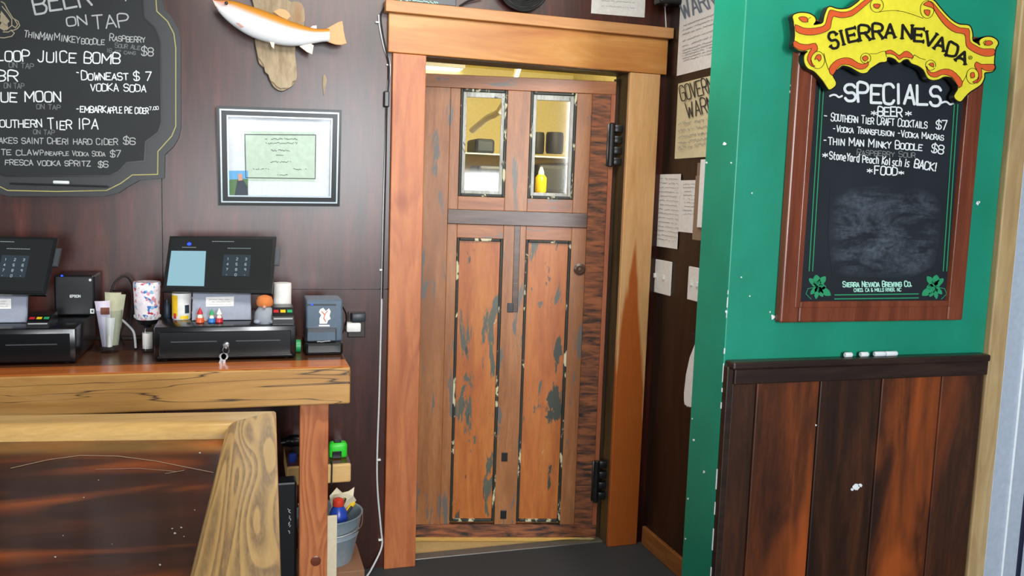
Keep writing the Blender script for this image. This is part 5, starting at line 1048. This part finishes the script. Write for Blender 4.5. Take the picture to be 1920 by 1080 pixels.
b = B(); pg = [onY(x, y, YBk+.05) for x, y in ((618, 930), (632, 916), (642, 923), (654, 921), (665, 915), (662, 928), (668, 938), (655, 960), (622, 958))]; pg = [p+Vector((0, .01*math.sin(i*2.1), 0)) for i, p in enumerate(pg)]
prism(b, pg, (0, .003, 0)); fin('crumpled_paper', b, M['cream'], None, 'crumpled cream paper at the back of steel bucket', 'paper')
p0, p1 = Vector((xc_-.045, YBk-.02, zb0+.03)), onY(562, 944, YBk-.02); b = B(); tube(b, [p0, p0.lerp(p1, .6), p0.lerp(p1, .8), p1], [.015, .015, .008, .007], 12, 1); fin('white_bottle', b, M['white'], None, 'white bottle leaning at the left side inside steel bucket', 'bottle', smooth=True)
# cream board behind the leg
A_, C_ = onY(559, 972, 2.84), onY(632, 972, 2.84); b = B(); box(b, (A_.x, 2.835, 0), (C_.x, 2.847, A_.z), .002); fin('cream_board', b, M['cream'], None, 'cream board standing on the floor behind the counter leg', 'board')
# black case with white print
A_, C_ = onY(528, 905, 2.80), onY(557, 905, 2.80); bx_ = thing('black_case', 'tall narrow black case with white print beside the bar', 'case', ((A_.x+C_.x)/2-.03, 2.84, 0))
b = B(); box(b, (A_.x-.08, 2.80, 0), (C_.x, 2.87, A_.z), .008); fin('case_body', b, M['black'], bx_)
b = B(); pp = pY(2.7988)
for y in (952, 966, 978, 990): scribble(b, (546, y+9), (543, y), 4, pp, 1.4, dens=3)
fin('print', b, M['chalk_grey'], bx_)
# ------------------------------------------------------------------ bar counter in the foreground
ZR = 1.07; ZP = 1.040
oc = onZ(518, 770, ZR); orr = onZ(527, 1080, ZR); ocl = onZ(0, 778, ZR); ic = onZ(432, 792, ZR); irr = onZ(367, 1080, ZR); icl = onZ(0, 796, ZR)
def ext(p, q, y): t = (y-p.y)/(q.y-p.y); return p.lerp(q, t)
def extx(p, q, x): t = (x-p.x)/(q.x-p.x); return p.lerp(q, t)
orr2, irr2 = ext(oc, orr, .55), ext(ic, irr, .55); ocl2, icl2 = extx(oc, ocl, -1.5), extx(ic, icl, -1.5)
bar = thing('bar_counter', 'foreground bar counter with oak rail and glossy dark top', 'bar counter', (-.5, 1.3, 0))
def railpiece(o0, i0, o1, i1, mat, nm):
    """moulded rail between outer and inner corner lines; flat top, rounded lips"""
    b = B(); secs = []
    for o, i in ((o0, i0), (o1, i1)):
        w = (o-i); W = w.length; wn = w.normalized(); prof = [(-.014, ZP-.004)]+[(-.014+.030*(1-math.cos(a_)), ZP+(ZR-ZP)*math.sin(a_)) for a_ in [math.pi/2*k_/7 for k_ in range(8)]]+[ (W-.006, ZR), (W-.001, ZR-.004), (W, ZR-.012), (W+.001, ZR-.034), (W-.004, ZR-.042), (-.012, ZR-.042)]
        secs.append([b.verts.new(Vector((i.x, i.y, 0))+Vector((wn.x, wn.y, 0))*t+Vector((0, 0, z))) for t, z in prof])
    n = len(secs[0])
    for j in range(n): b.faces.new((secs[0][j], secs[0][(j+1) % n], secs[1][(j+1) % n], secs[1][j]))
    b.faces.new(secs[0][::-1]); b.faces.new(secs[1]); return fin(nm, b, mat, bar, smooth=35)
railpiece(ocl2, icl2, oc, ic, M['oak_x'], 'rail'); railpiece(orr2, irr2, oc, ic, M['oak'], 'rail')
b = B(); flat_ = [Vector((icl2.x, icl2.y+.004, ZP)), Vector((ic.x+.004, ic.y+.004, ZP)), Vector((irr2.x+.004, irr2.y, ZP)), Vector((-1.5, irr2.y, ZP))]
prism(b, flat_, (0, 0, -.03)); fin('bar_top', b, M['bar_panel'], bar, 'glossy dark mahogany top')
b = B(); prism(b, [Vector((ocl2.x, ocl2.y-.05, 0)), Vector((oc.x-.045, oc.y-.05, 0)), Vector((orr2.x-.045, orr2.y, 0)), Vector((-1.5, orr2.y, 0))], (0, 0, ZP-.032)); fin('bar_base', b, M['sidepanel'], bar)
b = B(); pz = lambda x, y: onZ(x, y, ZP+.0006)
ribbon(b, [(20, 878), (90, 862), (150, 854), (220, 855), (290, 864), (350, 876), (400, 886)], 1.3, pz); ribbon(b, [(180, 880), (260, 878), (330, 884)], .8, pz); ribbon(b, [(310, 888), (345, 882)], .9, pz)
fin('scratch', b, M['holder'], bar, 'long curved scratch in the varnish')
b = B()
def fleck(x, y, s):
    n = 6; flat(b, [pz(x+s*math.cos(6.28*i/n)*RN.uniform(.5, 1.2), y+s*.7*math.sin(6.28*i/n)*RN.uniform(.5, 1.2)) for i in range(n)])
for x, y, s in ((375, 849, 2.5), (157, 933, 1.6), (104, 1044, 2.5), (328, 1000, 3.5), (340, 989, 2.5), (323, 991, 2), (366, 1047, 3.5), (372, 1040, 2), (300, 1059, 3), (185, 900, 1.3), (365, 956, 1.3), (118, 1004, 1.3), (210, 1020, 1.2), (345, 1006, 1.5), (64, 822, 2), (174, 818, 1.6)): fleck(x, y, s)
fin('white_flecks', b, M['chalk_grey'], bar, 'white specks on the varnish')
